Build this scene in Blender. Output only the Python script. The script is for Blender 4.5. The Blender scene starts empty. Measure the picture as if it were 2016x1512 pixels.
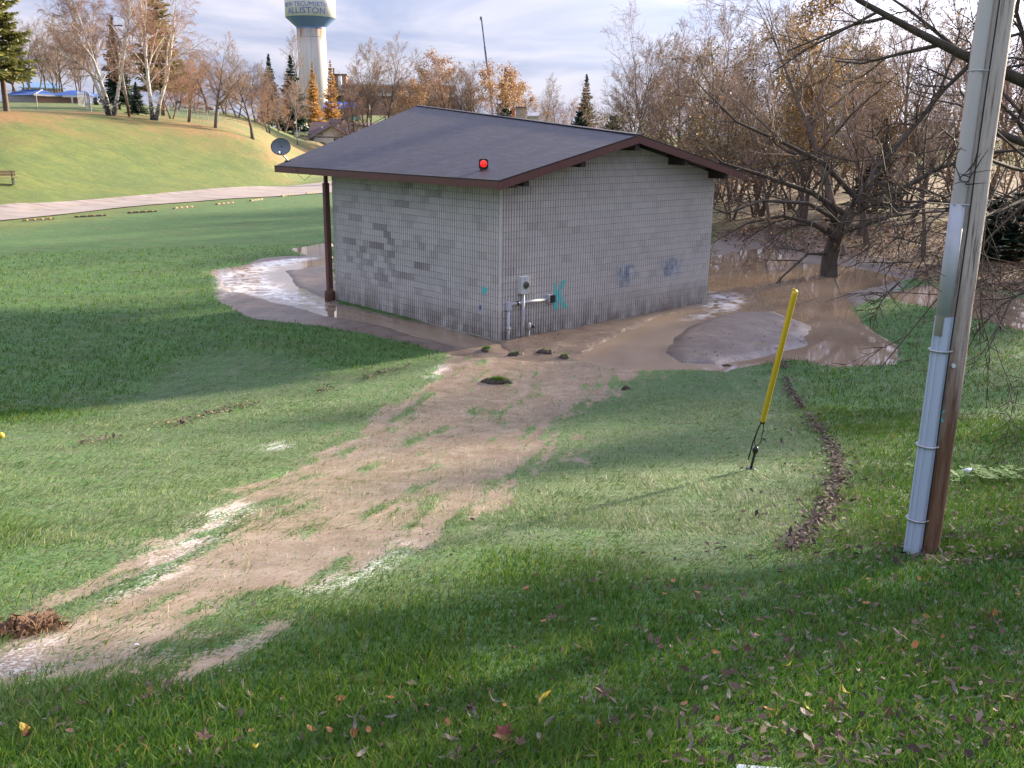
import bpy, math, random
import numpy as np
from mathutils import Vector, Matrix

# ------------------------------------------------------------------ camera, world, sun, exposure
SC = bpy.context.scene
COL = SC.collection
FPX, CX, CY, PITCH, ROLL, CAMZ = 1850.0, 1008.0, 756.0, 0.2616, -0.0111, 5.744
_f = np.array([0, math.cos(PITCH), -math.sin(PITCH)]); _r = np.array([1.0, 0, 0]); _d = np.cross(_f, _r)
RIGHT = math.cos(ROLL) * _r + math.sin(ROLL) * _d
DOWN = -math.sin(ROLL) * _r + math.cos(ROLL) * _d
FWD = _f
EYE = np.array([0, 0, CAMZ])
cam = bpy.data.cameras.new('camera'); camo = bpy.data.objects.new('camera', cam); COL.objects.link(camo)
cam.sensor_fit = 'HORIZONTAL'; cam.sensor_width = 36.0; cam.lens = FPX / 2016 * 36.0
cam.clip_start = 0.1; cam.clip_end = 3000
mw = Matrix.Identity(4)
for i, v in enumerate((RIGHT, -DOWN, -FWD)):
    for j in range(3): mw[j][i] = v[j]
mw.translation = Vector(EYE); camo.matrix_world = mw
SC.camera = camo

SUN_AZ, SUN_EL = math.radians(47), math.radians(15)     # azimuth measured clockwise from +Y
world = bpy.data.worlds.new('World'); SC.world = world; world.use_nodes = True
wn = world.node_tree; wn.nodes.clear()
def wnode(t, **k):
    n = wn.nodes.new(t)
    for a, b in k.items(): setattr(n, a, b)
    return n
w_out = wnode('ShaderNodeOutputWorld'); w_bg = wnode('ShaderNodeBackground')
sky = wnode('ShaderNodeTexSky', sky_type='NISHITA', sun_disc=False, sun_elevation=SUN_EL, sun_rotation=SUN_AZ,
            air_density=1.0, dust_density=1.6, ozone_density=2.0, altitude=200)
w_bg.inputs['Strength'].default_value = 0.10
# thin cloud layer: noise on the direction projected to a flat cloud deck
w_tc = wnode('ShaderNodeTexCoord'); w_sep = wnode('ShaderNodeSeparateXYZ')
w_mx = wnode('ShaderNodeMath', operation='MAXIMUM'); w_mx.inputs[1].default_value = 0.0
w_ad = wnode('ShaderNodeMath', operation='ADD'); w_ad.inputs[1].default_value = 0.12
w_dx = wnode('ShaderNodeMath', operation='DIVIDE'); w_dy = wnode('ShaderNodeMath', operation='DIVIDE')
w_cb = wnode('ShaderNodeCombineXYZ')
w_n1 = wnode('ShaderNodeTexNoise'); w_n1.inputs['Scale'].default_value = 0.75; w_n1.inputs['Detail'].default_value = 7; w_n1.inputs['Roughness'].default_value = 0.55; w_n1.inputs['Distortion'].default_value = 0.6
w_rp = wnode('ShaderNodeValToRGB'); w_rp.color_ramp.elements[0].position = 0.40; w_rp.color_ramp.elements[1].position = 0.68
w_rp.color_ramp.elements[0].color = (0.92, 0.92, 0.92, 1); w_rp.color_ramp.elements[1].color = (1, 1, 1, 1)
w_lum = wnode('ShaderNodeRGBToBW')
w_mul = wnode('ShaderNodeMix', data_type='RGBA', blend_type='MIX')
w_cc = wnode('ShaderNodeMix', data_type='RGBA', blend_type='MIX'); w_cc.inputs['Factor'].default_value = 0.93
w_cc.inputs['B'].default_value = (2.05, 2.15, 2.75, 1)
L = wn.links.new
w_zf = wnode('ShaderNodeMath', operation='MULTIPLY_ADD'); w_zf.inputs[1].default_value = 2.0; w_zf.inputs[2].default_value = 1.0
w_ov = wnode('ShaderNodeVectorMath', operation='SCALE')
w_dot = wnode('ShaderNodeVectorMath', operation='DOT_PRODUCT'); w_dot.inputs[1].default_value = (math.sin(SUN_AZ) * math.cos(SUN_EL), math.cos(SUN_AZ) * math.cos(SUN_EL), math.sin(SUN_EL))
w_d0 = wnode('ShaderNodeMath', operation='MAXIMUM'); w_d0.inputs[1].default_value = 0.0
w_pw = wnode('ShaderNodeMath', operation='POWER'); w_pw.inputs[1].default_value = 10.0
w_au = wnode('ShaderNodeMath', operation='MULTIPLY_ADD'); w_au.inputs[1].default_value = 3.5; w_au.inputs[2].default_value = 1.0
w_sc = wnode('ShaderNodeMath', operation='MULTIPLY')
w_tone = wnode('ShaderNodeValToRGB'); w_tone.color_ramp.elements[0].position = 0.40; w_tone.color_ramp.elements[1].position = 0.64
w_tone.color_ramp.elements[0].color = (0.74, 0.88, 1.50, 1); w_tone.color_ramp.elements[1].color = (1.85, 1.82, 2.15, 1)
L(w_tc.outputs['Generated'], w_sep.inputs[0]); L(w_sep.outputs['Z'], w_mx.inputs[0]); L(w_mx.outputs[0], w_ad.inputs[0])
L(w_sep.outputs['X'], w_dx.inputs[0]); L(w_ad.outputs[0], w_dx.inputs[1]); L(w_sep.outputs['Y'], w_dy.inputs[0]); L(w_ad.outputs[0], w_dy.inputs[1])
L(w_dx.outputs[0], w_cb.inputs[0]); L(w_dy.outputs[0], w_cb.inputs[1]); L(w_cb.outputs[0], w_n1.inputs['Vector'])
L(w_n1.outputs['Fac'], w_rp.inputs[0]); L(w_n1.outputs['Fac'], w_tone.inputs[0]); L(w_tone.outputs[0], w_ov.inputs[0]); L(w_tc.outputs['Generated'], w_dot.inputs[0]); L(w_dot.outputs['Value'], w_d0.inputs[0]); L(w_d0.outputs[0], w_pw.inputs[0]); L(w_pw.outputs[0], w_au.inputs[0]); L(w_au.outputs[0], w_sc.inputs[0]); L(w_zf.outputs[0], w_sc.inputs[1]); L(w_sc.outputs[0], w_ov.inputs['Scale']); L(w_ov.outputs[0], w_cc.inputs['B']); L(w_mx.outputs[0], w_zf.inputs[0]); L(sky.outputs[0], w_lum.inputs[0]); L(w_lum.outputs[0], w_cc.inputs['A'])
L(w_rp.outputs[0], w_mul.inputs['Factor']); L(sky.outputs[0], w_mul.inputs['A']); L(w_cc.outputs['Result'], w_mul.inputs['B'])
L(w_mul.outputs['Result'], w_bg.inputs['Color']); L(w_bg.outputs[0], w_out.inputs[0])

sun = bpy.data.lights.new('sun', 'SUN'); suno = bpy.data.objects.new('sun', sun); COL.objects.link(suno)
sun.energy = 5.0; sun.angle = math.radians(2.2); sun.color = (1.0, 0.84, 0.62)
SUN_DIR = np.array([math.sin(SUN_AZ) * math.cos(SUN_EL), math.cos(SUN_AZ) * math.cos(SUN_EL), math.sin(SUN_EL)])
suno.rotation_euler = Vector(SUN_DIR).to_track_quat('Z', 'Y').to_euler(); suno.location = (60, 40, 40)
vs = SC.view_settings; vs.view_transform = 'Standard'; vs.look = 'None'; vs.exposure = 1.92; vs.gamma = 1.0; vs.use_curve_mapping = False
SC.cycles.use_denoising = True
SC.cycles.max_bounces = 6; SC.cycles.diffuse_bounces = 3; SC.cycles.glossy_bounces = 3; SC.cycles.transparent_max_bounces = 8
SC.cycles.sample_clamp_indirect = 6

RNG = np.random.default_rng(7)
random.seed(7)

# ------------------------------------------------------------------ pixel helpers (a pixel gives a direction only)
def ray(u, v):
    q = RIGHT * (u - CX) / FPX + DOWN * (v - CY) / FPX + FWD
    return q / np.linalg.norm(q)
def project(P):
    q = np.asarray(P) - EYE
    z = q @ FWD
    return np.stack([CX + FPX * (q @ RIGHT) / z, CY + FPX * (q @ DOWN) / z], -1), z
def plane_hit(u, v, P0, n):
    d = ray(u, v); t = np.dot(np.asarray(P0) - EYE, n) / np.dot(d, n)
    return EYE + d * t

# ------------------------------------------------------------------ terrain height
_ky = np.array([-40, -8, 0, 3.3, 7.35, 12.5, 16.5, 20, 23.5, 27, 900.0])
_kz = np.array([7.2, 5.5, 4.12, 3.22, 2.27, 1.16, 0.52, 0.16, 0.0, 0.0, 0.0])
_sy = np.arange(-40, 60, 0.25); _sz = np.interp(_sy, _ky, _kz)
_k = np.hanning(15); _k /= _k.sum(); _szs = np.convolve(np.pad(_sz, 7, mode='edge'), _k, mode='valid')
#        tan(azimuth)   start   crest   crest height   slope beyond
_far = np.array([
    (-2.0, 60, 95, 7.0, .03), (-.526, 73, 106, 7.05, .036), (-.409, 82, 116, 7.2, .038), (-.302, 93, 121, 6.2, .04), (-.265, 97, 119, 4.7, .04),
    (-.234, 103, 115, 2.2, .03), (-.215, 112, 150, 1.6, .04), (-.19, 125, 200, 2.3, .10), (-.10, 130, 205, 2.6, .10), (.0, 140, 210, 2.0, .06), (.12, 80, 150, 1.0, .02), (.3, 40, 110, 1.6, .01), (.7, 40, 110, 3.0, .01), (3.0, 40, 110, 3.0, .01)])
def vnoise(x, y, s, seed=0):
    # cheap smooth value noise
    xs, ys = np.asarray(x) / s, np.asarray(y) / s
    x0, y0 = np.floor(xs), np.floor(ys); fx, fy = xs - x0, ys - y0
    fx = fx * fx * (3 - 2 * fx); fy = fy * fy * (3 - 2 * fy)
    def h(a, b):
        t = np.sin(a * 127.1 + b * 311.7 + seed * 74.7) * 43758.5453
        return t - np.floor(t)
    return (h(x0, y0) * (1 - fx) + h(x0 + 1, y0) * fx) * (1 - fy) + (h(x0, y0 + 1) * (1 - fx) + h(x0 + 1, y0 + 1) * fx) * fy
def fbm(x, y, s, seed=0, oct=4):
    t = 0; a = .5
    for o in range(oct):
        t = t + a * (vnoise(x, y, s / 2 ** o, seed + o * 13) - .5); a *= .5
    return t
def base_z(x, y):
    x = np.asarray(x, float); y = np.asarray(y, float)
    z = np.interp(y, _sy, _szs)
    yy = np.maximum(y, 1.0); ta = np.clip(x / yy, -2.5, 3.0); dist = np.hypot(x, yy)
    s0 = np.interp(ta, _far[:, 0], _far[:, 1]); s1 = np.interp(ta, _far[:, 0], _far[:, 2]); hc = np.interp(ta, _far[:, 0], _far[:, 3]); sl = np.interp(ta, _far[:, 0], _far[:, 4])
    t = np.clip((dist - s0) / (s1 - s0), 0, 1); t = t * t * (3 - 2 * t) * .55 + t * .45
    z = z + np.where(y > 5, hc * t + sl * np.clip(dist - s1, 0, 75), 0)
    z = z + fbm(x, y, 3.0, 3, 3) * .05 * np.clip((30 - y) / 12 + .3, .3, 1) + fbm(x, y, 14, 5, 2) * np.clip((dist - 55) / 30, 0, 1) * .9
    return z
def ground_hit(u, v, zf=base_z, tmax=600):
    d = ray(u, v); t = np.concatenate([np.arange(1.5, 60, .05), np.arange(60, tmax, .25)])
    P = EYE + d * t[:, None]; below = P[:, 2] < zf(P[:, 0], P[:, 1])
    i = int(np.argmax(below)); 
    if not below.any(): i = len(t) - 1
    return P[i]
def flat_poly(pts):                      # photo outline -> outline on the ground
    return np.array([ground_hit(u, v)[:2] for u, v in pts])
def sdist(poly, x, y):                   # signed distance (m), positive inside
    x = np.asarray(x); y = np.asarray(y)
    best = np.full(x.shape, 1e9); inside = np.zeros(x.shape, bool); n = len(poly)
    for i in range(n):
        ax, ay = poly[i]; bx, by = poly[(i + 1) % n]
        ex, ey = bx - ax, by - ay; wx, wy = x - ax, y - ay
        t = np.clip((wx * ex + wy * ey) / (ex * ex + ey * ey + 1e-12), 0, 1)
        best = np.minimum(best, (wx - t * ex) ** 2 + (wy - t * ey) ** 2)
        c = ((ay > y) != (by > y)) & (x < ex * (y - ay) / (ey if abs(ey) > 1e-12 else 1e-12) + ax)
        inside ^= c
    d = np.sqrt(best); return np.where(inside, d, -d)
def sdl(pts, x, y, w):                   # distance to an open polyline
    best = np.full(np.shape(x), 1e9)
    for i in range(len(pts) - 1):
        ax, ay = pts[i]; bx, by = pts[i + 1]; ex, ey = bx - ax, by - ay; wx, wy = x - ax, y - ay
        t = np.clip((wx * ex + wy * ey) / (ex * ex + ey * ey + 1e-12), 0, 1)
        best = np.minimum(best, np.hypot(wx - t * ex, wy - t * ey))
    return best

# outlines read off the photograph, laid on the ground
PO = {
 'flow': [(-60,1290),(60,1262),(135,1232),(215,1185),(330,1105),(470,1000),(610,900),(760,815),(860,745),(885,700),(985,690),(1270,700),(1235,770),(1120,800),(1080,880),(960,1000),(800,1065),(660,1165),(500,1205),(320,1262),(150,1312),(-60,1335)],
 'silt': [(-80,1230),(60,1110),(-80,1000),(-80,850),(160,820),(330,730),(470,690),(560,710),(700,740),(860,700),(1000,690),(1300,700),(1480,705),(1560,760),(1610,880),(1640,960),(1570,1080),(1400,1140),(1100,1080),(960,1080),(700,1180),(400,1260),(150,1320),(-80,1340)],
 'mudleft': [(430,545),(520,508),(645,500),(668,600),(985,672),(1000,702),(900,698),(800,672),(640,640),(500,628),(440,590)],
 'mudgable': [(975,700),(1000,664),(1200,632),(1385,598),(1400,602),(1330,640),(1290,655),(1230,700),(1180,706),(1050,708)],
 'bar': [(1298,694),(1306,660),(1360,630),(1440,612),(1530,610),(1612,640),(1596,682),(1510,704),(1420,719),(1330,714)],
 'pool': [(1160,704),(1235,655),(1300,622),(1392,604),(1400,560),(1402,505),(1500,486),(1620,505),(1700,520),(1775,545),(1720,562),(1650,575),(1690,630),(1752,676),(1748,712),(1640,716),(1570,700),(1420,725),(1290,722),(1200,718)],
 'pond': [(1755,578),(1830,560),(1930,572),(2016,588),(2200,600),(2200,700),(2016,648),(1930,622),(1860,604),(1790,594)],
 'poolleft': [(415,532),(480,520),(560,508),(648,502),(648,520),(560,532),(580,560),(645,590),(665,602),(760,622),(900,652),(985,676),(985,690),(890,678),(720,632),(640,618),(540,592),(460,572)],
 'poolback': [(575,488),(650,476),(650,508),(600,500)],
 'bank': [(1480,505),(1560,455),(1700,440),(1900,452),(2200,460),(2200,575),(2016,575),(1880,560),(1780,540),(1700,512),(1600,500)],
 'shore': [(1380,520),(1410,455),(1500,455),(1640,480),(1800,530),(1760,580),(1700,600),(1500,620)],
}
PW = {k: flat_poly(v) for k, v in PO.items()}
LEAFLINE = flat_poly([(1540,710),(1555,770),(1600,830),(1640,885),(1650,930),(1640,985),(1600,1040),(1555,1090)])
LEAFLINE2 = flat_poly([(870,705),(740,740),(620,775),(480,800),(280,850),(150,880)])
FOAM_GLINT = [flat_poly(q) for q in ([(222,1172),(330,1090),(400,1010),(500,985),(470,1020),(380,1075),(290,1140)], [(610,1170),(720,1110),(800,1070),(720,1150)],
        [(830,742),(885,715),(880,735),(840,750)], [(0,1280),(70,1262),(140,1232),(60,1310),(0,1325)], [(430,530),(560,508),(470,530),(470,570),(440,590),(425,560)], [(510,885),(560,870),(545,885)])]  # foam patches, plus the water's white glint painted in at the outflow
ROADL = flat_poly([(-300,470),(0,436),(300,404),(645,381)]); ROADU = flat_poly([(-300,428),(0,407),(300,384),(645,358)])
def extend(p):
    a = p[0] + (p[0] - p[1]) / np.linalg.norm(p[0] - p[1]) * 40; b = p[-1] + (p[-1] - p[-2]) / np.linalg.norm(p[-1] - p[-2]) * 60
    return np.vstack([a, p, b])
ROADL, ROADU = extend(ROADL), extend(ROADU)
ROAD = np.vstack([ROADL, ROADU[::-1]])
def smooth(e0, e1, x):
    t = np.clip((x - e0) / (e1 - e0), 0, 1); return t * t * (3 - 2 * t)
def masks(x, y):
    x = np.asarray(x, float); y = np.asarray(y, float); m = {}
    jit = fbm(x, y, 1.2, 21, 4) * .9; jit2 = fbm(x, y, .5, 31, 3) * .5
    near = (np.hypot(x, y) < 75)
    def ev(k, off=0.0, w=.4, j=1.0):
        r = np.zeros(x.shape)
        if near.any(): r[near] = smooth(-w, w, sdist(PW[k], x[near], y[near]) + off + (jit[near] + jit2[near]) * j)
        return r
    xr, yr = x * .985 - y * .17, x * .17 + y * .985
    stk = fbm(xr / .16, yr / 1.1, 1.0, 61, 3) * 1.5 + fbm(xr / .7, yr / 2.4, 1.0, 71, 2) * .5
    f0 = ev('flow', .05, .75, 1.0); m['flow'] = smooth(.24, .74, f0 * .77 + np.where(f0 > .01, stk * 1.05, -1))
    m['silt'] = ev('silt', 0, .8, 1.2)
    m['mud'] = np.maximum.reduce([ev('mudleft', .1, .25, .5), ev('mudgable', .15, .25, .4), ev('bar', 0, .2, .5), ev('shore', 0, .8, 1.2) * .9])
    m['bar'] = ev('bar', -.25, .35, .35)
    m['pool'] = np.maximum.reduce([ev('pool', .1, .35, .5), ev('pond', .1, .5, .6), ev('poolleft', .0, .25, .35), ev('poolback', 0, .25, .4)])
    m['bank'] = np.maximum(ev('bank', .3, 1.0, 1.5), smooth(50, 60, np.hypot(x, y) + jit * 6) * smooth(.17, .24, x / np.maximum(y, 1) + jit * .03) * smooth(140, 110, np.hypot(x, y)) * .9)
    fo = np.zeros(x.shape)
    for p in FOAM_GLINT:
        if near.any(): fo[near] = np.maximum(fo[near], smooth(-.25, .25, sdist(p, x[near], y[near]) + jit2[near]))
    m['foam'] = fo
    return m
WATER_Z = -0.045
def ground_z(x, y, m=None):
    z = base_z(x, y)
    if m is None: m = masks(x, y)
    z = z - m['pool'] * (1 - m['bar']) * .13 + m['bar'] * .05 * (1 + fbm(x, y, .9, 77, 3)) - m['flow'] * .02 + m['mud'] * fbm(x, y, .6, 8, 4) * .05
    return z
def gz(x, y): return float(ground_z(np.array([x]), np.array([y]))[0])
def place(u, v, dist=None):              # a spot on the ground seen at pixel (u,v), or at a stated distance along that bearing
    if dist is None: P = ground_hit(u, v); x, y = P[0], P[1]
    else:
        d = ray(u, v); k = dist / math.hypot(d[0], d[1]); x, y = d[0] * k, d[1] * k
    return x, y, gz(x, y)
def height_for(u, vtop, x, y, z):        # height whose top projects to row vtop
    d = ray(u, vtop); k = math.hypot(x, y) / math.hypot(d[0], d[1]); return EYE[2] + d[2] * k - z

# ------------------------------------------------------------------ object helpers
def tag(o, label=None, cat=None, group=None, kind=None):
    if label: o['label'] = label
    if cat: o['category'] = cat
    if group: o['group'] = group
    if kind: o['kind'] = kind
    return o
def thing(name, label, cat, loc=(0, 0, 0), rz=0.0, group=None):
    o = bpy.data.objects.new(name, None); COL.objects.link(o); o.empty_display_size = .2
    o.location = loc; o.rotation_euler = (0, 0, rz); return tag(o, label, cat, group)
def link_mesh(name, me, mat=None, parent=None, smooth_=False):
    if mat and not me.materials: me.materials.append(mat)
    if smooth_: me.shade_smooth()
    o = bpy.data.objects.new(name, me); COL.objects.link(o)
    if parent: o.parent = parent
    return o
def np_mesh(name, verts, faces):
    verts = np.asarray(verts, np.float32); faces = np.asarray(faces, np.int32); k = faces.shape[1]
    me = bpy.data.meshes.new(name); me.vertices.add(len(verts)); me.vertices.foreach_set('co', verts.ravel())
    me.loops.add(faces.size); me.loops.foreach_set('vertex_index', faces.ravel())
    me.polygons.add(len(faces)); me.polygons.foreach_set('loop_start', np.arange(0, faces.size, k, dtype=np.int32))
    me.update(calc_edges=True); return me
def attr(me, name, vals, dom='POINT'):
    a = me.attributes.new(name, 'FLOAT', dom); a.data.foreach_set('value', np.asarray(vals, np.float32))
class MB:
    def __init__(s): s.v = []; s.f = []
    def box(s, x0, x1, y0, y1, z0, z1):
        n = len(s.v); s.v += [(x0, y0, z0), (x1, y0, z0), (x1, y1, z0), (x0, y1, z0), (x0, y0, z1), (x1, y0, z1), (x1, y1, z1), (x0, y1, z1)]
        s.f += [tuple(n + i for i in q) for q in ((0, 3, 2, 1), (4, 5, 6, 7), (0, 1, 5, 4), (1, 2, 6, 5), (2, 3, 7, 6), (3, 0, 4, 7))]; return s
    def bar(s, a, b, w, h=None, up=(0, 0, 1)):
        a, b = Vector(a), Vector(b); h = h or w; d = (b - a).normalized(); u = Vector(up)
        if abs(d.dot(u)) > .98: u = Vector((1, 0, 0))
        r = d.cross(u).normalized(); u = r.cross(d); n = len(s.v)
        for p in (a, b):
            for i, j in ((-1, -1), (1, -1), (1, 1), (-1, 1)): s.v.append(tuple(p + r * (w / 2 * i) + u * (h / 2 * j)))
        s.f += [tuple(n + i for i in q) for q in ((0, 3, 2, 1), (4, 5, 6, 7), (0, 1, 5, 4), (1, 2, 6, 5), (2, 3, 7, 6), (3, 0, 4, 7))]; return s
    def tube(s, pts, rad, n=8, caps=True):
        pts = [Vector(p) for p in pts]; rad = [rad] * len(pts) if not hasattr(rad, '__len__') else rad; base = len(s.v); prev = None
        for i, p in enumerate(pts):
            t = (pts[min(i + 1, len(pts) - 1)] - pts[max(i - 1, 0)]).normalized()
            if prev is None: a = t.cross(Vector((0, 0, 1)) if abs(t.z) < .95 else Vector((1, 0, 0))).normalized()
            else: a = (prev - t * prev.dot(t)).normalized()
            prev = a; b = t.cross(a)
            for k in range(n):
                an = 2 * math.pi * k / n; s.v.append(tuple(p + (a * math.cos(an) + b * math.sin(an)) * rad[i]))
        for i in range(len(pts) - 1):
            for k in range(n):
                q = base + i * n; s.f.append((q + k, q + (k + 1) % n, q + n + (k + 1) % n, q + n + k))
        if caps:
            s.f.append(tuple(base + k for k in range(n))[::-1]); q = base + (len(pts) - 1) * n; s.f.append(tuple(q + k for k in range(n)))
        return s
    def lathe(s, prof, n=24, c=(0, 0)):
        base = len(s.v)
        for r, z in prof:
            for k in range(n): an = 2 * math.pi * k / n; s.v.append((c[0] + r * math.cos(an), c[1] + r * math.sin(an), z))
        for i in range(len(prof) - 1):
            for k in range(n): q = base + i * n; s.f.append((q + k, q + (k + 1) % n, q + n + (k + 1) % n, q + n + k))
        s.f.append(tuple(base + k for k in range(n))[::-1]); q = base + (len(prof) - 1) * n; s.f.append(tuple(q + k for k in range(n))); return s
    def poly(s, pts, thick=None):
        n = len(s.v); s.v += [tuple(p) for p in pts]; s.f.append(tuple(range(n, n + len(pts))))
        if thick is not None:
            t = Vector(thick); m = len(s.v); s.v += [tuple(Vector(p) + t) for p in pts]; k = len(pts); s.f.append(tuple(range(m + k - 1, m - 1, -1)))
            for i in range(k): s.f.append((n + (i + 1) % k, n + i, m + i, m + (i + 1) % k))
        return s
    def build(s, name, mat=None, parent=None, smooth_=False):
        me = bpy.data.meshes.new(name); me.from_pydata(s.v, [], s.f); me.update()
        return link_mesh(name, me, mat, parent, smooth_)
def copy_tree(o, parent=None):
    c = o.copy(); COL.objects.link(c); c.parent = parent
    for ch in o.children: copy_tree(ch, c)
    return c

# ------------------------------------------------------------------ materials
MATS = {}
class NT:
    def __init__(s, name):
        s.m = bpy.data.materials.new(name); s.m.use_nodes = True; s.t = s.m.node_tree; s.b = s.t.nodes['Principled BSDF']; s.out = s.t.nodes['Material Output']
    def n(s, t, ins=None, **k):
        q = s.t.nodes.new(t)
        for a, b in k.items(): setattr(q, a, b)
        for a, b in (ins or {}).items():
            if hasattr(b, 'bl_rna') and isinstance(b, bpy.types.NodeSocket): s.t.links.new(b, q.inputs[a])
            else: q.inputs[a].default_value = b
        return q
    def link(s, a, b): s.t.links.new(a, b)
    def attr(s, name): return s.n('ShaderNodeAttribute', attribute_name=name).outputs['Fac']
    def pos(s): return s.n('ShaderNodeNewGeometry').outputs['Position']
    def obj(s): return s.n('ShaderNodeTexCoord').outputs['Object']
    def scale(s, vec, sc): return s.n('ShaderNodeVectorMath', {0: vec, 1: sc}, operation='MULTIPLY').outputs[0]
    def noise(s, vec, sc, det=4, rough=.55, dist=0.0): return s.n('ShaderNodeTexNoise', {'Vector': vec, 'Scale': sc, 'Detail': det, 'Roughness': rough, 'Distortion': dist}).outputs['Fac']
    def math(s, op, a, b=0.0, clamp=False): return s.n('ShaderNodeMath', {0: a, 1: b}, operation=op, use_clamp=clamp).outputs[0]
    def ramp(s, fac, stops, interp='LINEAR'):
        r = s.n('ShaderNodeValToRGB', {0: fac}); e = r.color_ramp.elements; r.color_ramp.interpolation = interp
        while len(e) < len(stops): e.new(.5)
        for i, (p, c) in enumerate(stops):
            e[i].position = p; e[i].color = (*c, 1) if len(c) == 3 else c
        return r.outputs[0]
    def rng(s, fac, a, b, lo=0.0, hi=1.0): return s.n('ShaderNodeMapRange', {0: fac, 1: a, 2: b, 3: lo, 4: hi}).outputs[0]
    def mix(s, fac, a, b, mode='MIX'):
        q = s.n('ShaderNodeMix', data_type='RGBA', blend_type=mode)
        for k, v in (('Factor', fac), ('A', a), ('B', b)):
            sock = [i for i in q.inputs if i.name == k and (i.type == 'RGBA' or k == 'Factor')][0]
            if isinstance(v, bpy.types.NodeSocket): s.t.links.new(v, sock)
            else: sock.default_value = v if k == 'Factor' else (*v, 1)
        return [o for o in q.outputs if o.type == 'RGBA'][0]
    def bump(s, h, st=.3, dist=.02, normal=None):
        ins = {'Height': h, 'Strength': st, 'Distance': dist}
        q = s.n('ShaderNodeBump', ins)
        s.t.links.new(q.outputs[0], s.b.inputs['Normal']); return q
    def set(s, col=None, rough=None, **k):
        for key, v in (('Base Color', col), ('Roughness', rough), *k.items()):
            if v is None: continue
            if isinstance(v, bpy.types.NodeSocket): s.t.links.new(v, s.b.inputs[key])
            else: s.b.inputs[key].default_value = (*v, 1) if key in ('Base Color', 'Emission Color') else v
        return s.m
def simple(name, c1, c2=None, sc=3.0, rough=.8, bump=.15, metal=0.0, stretch=(1, 1, 1), spec=None, bd=.01):
    if name in MATS: return MATS[name]
    t = NT(name); c2 = c2 or tuple(x * .75 for x in c1); v = t.scale(t.obj(), stretch)
    nz = t.noise(v, sc, 5, .6); col = t.ramp(nz, [(.3, c2), (.7, c1)])
    if bump: t.bump(t.noise(v, sc * 4, 4), bump, bd)
    t.set(col, rough, Metallic=metal)
    if spec is not None: t.b.inputs['Specular IOR Level'].default_value = spec
    MATS[name] = t.m; return t.m

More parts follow.
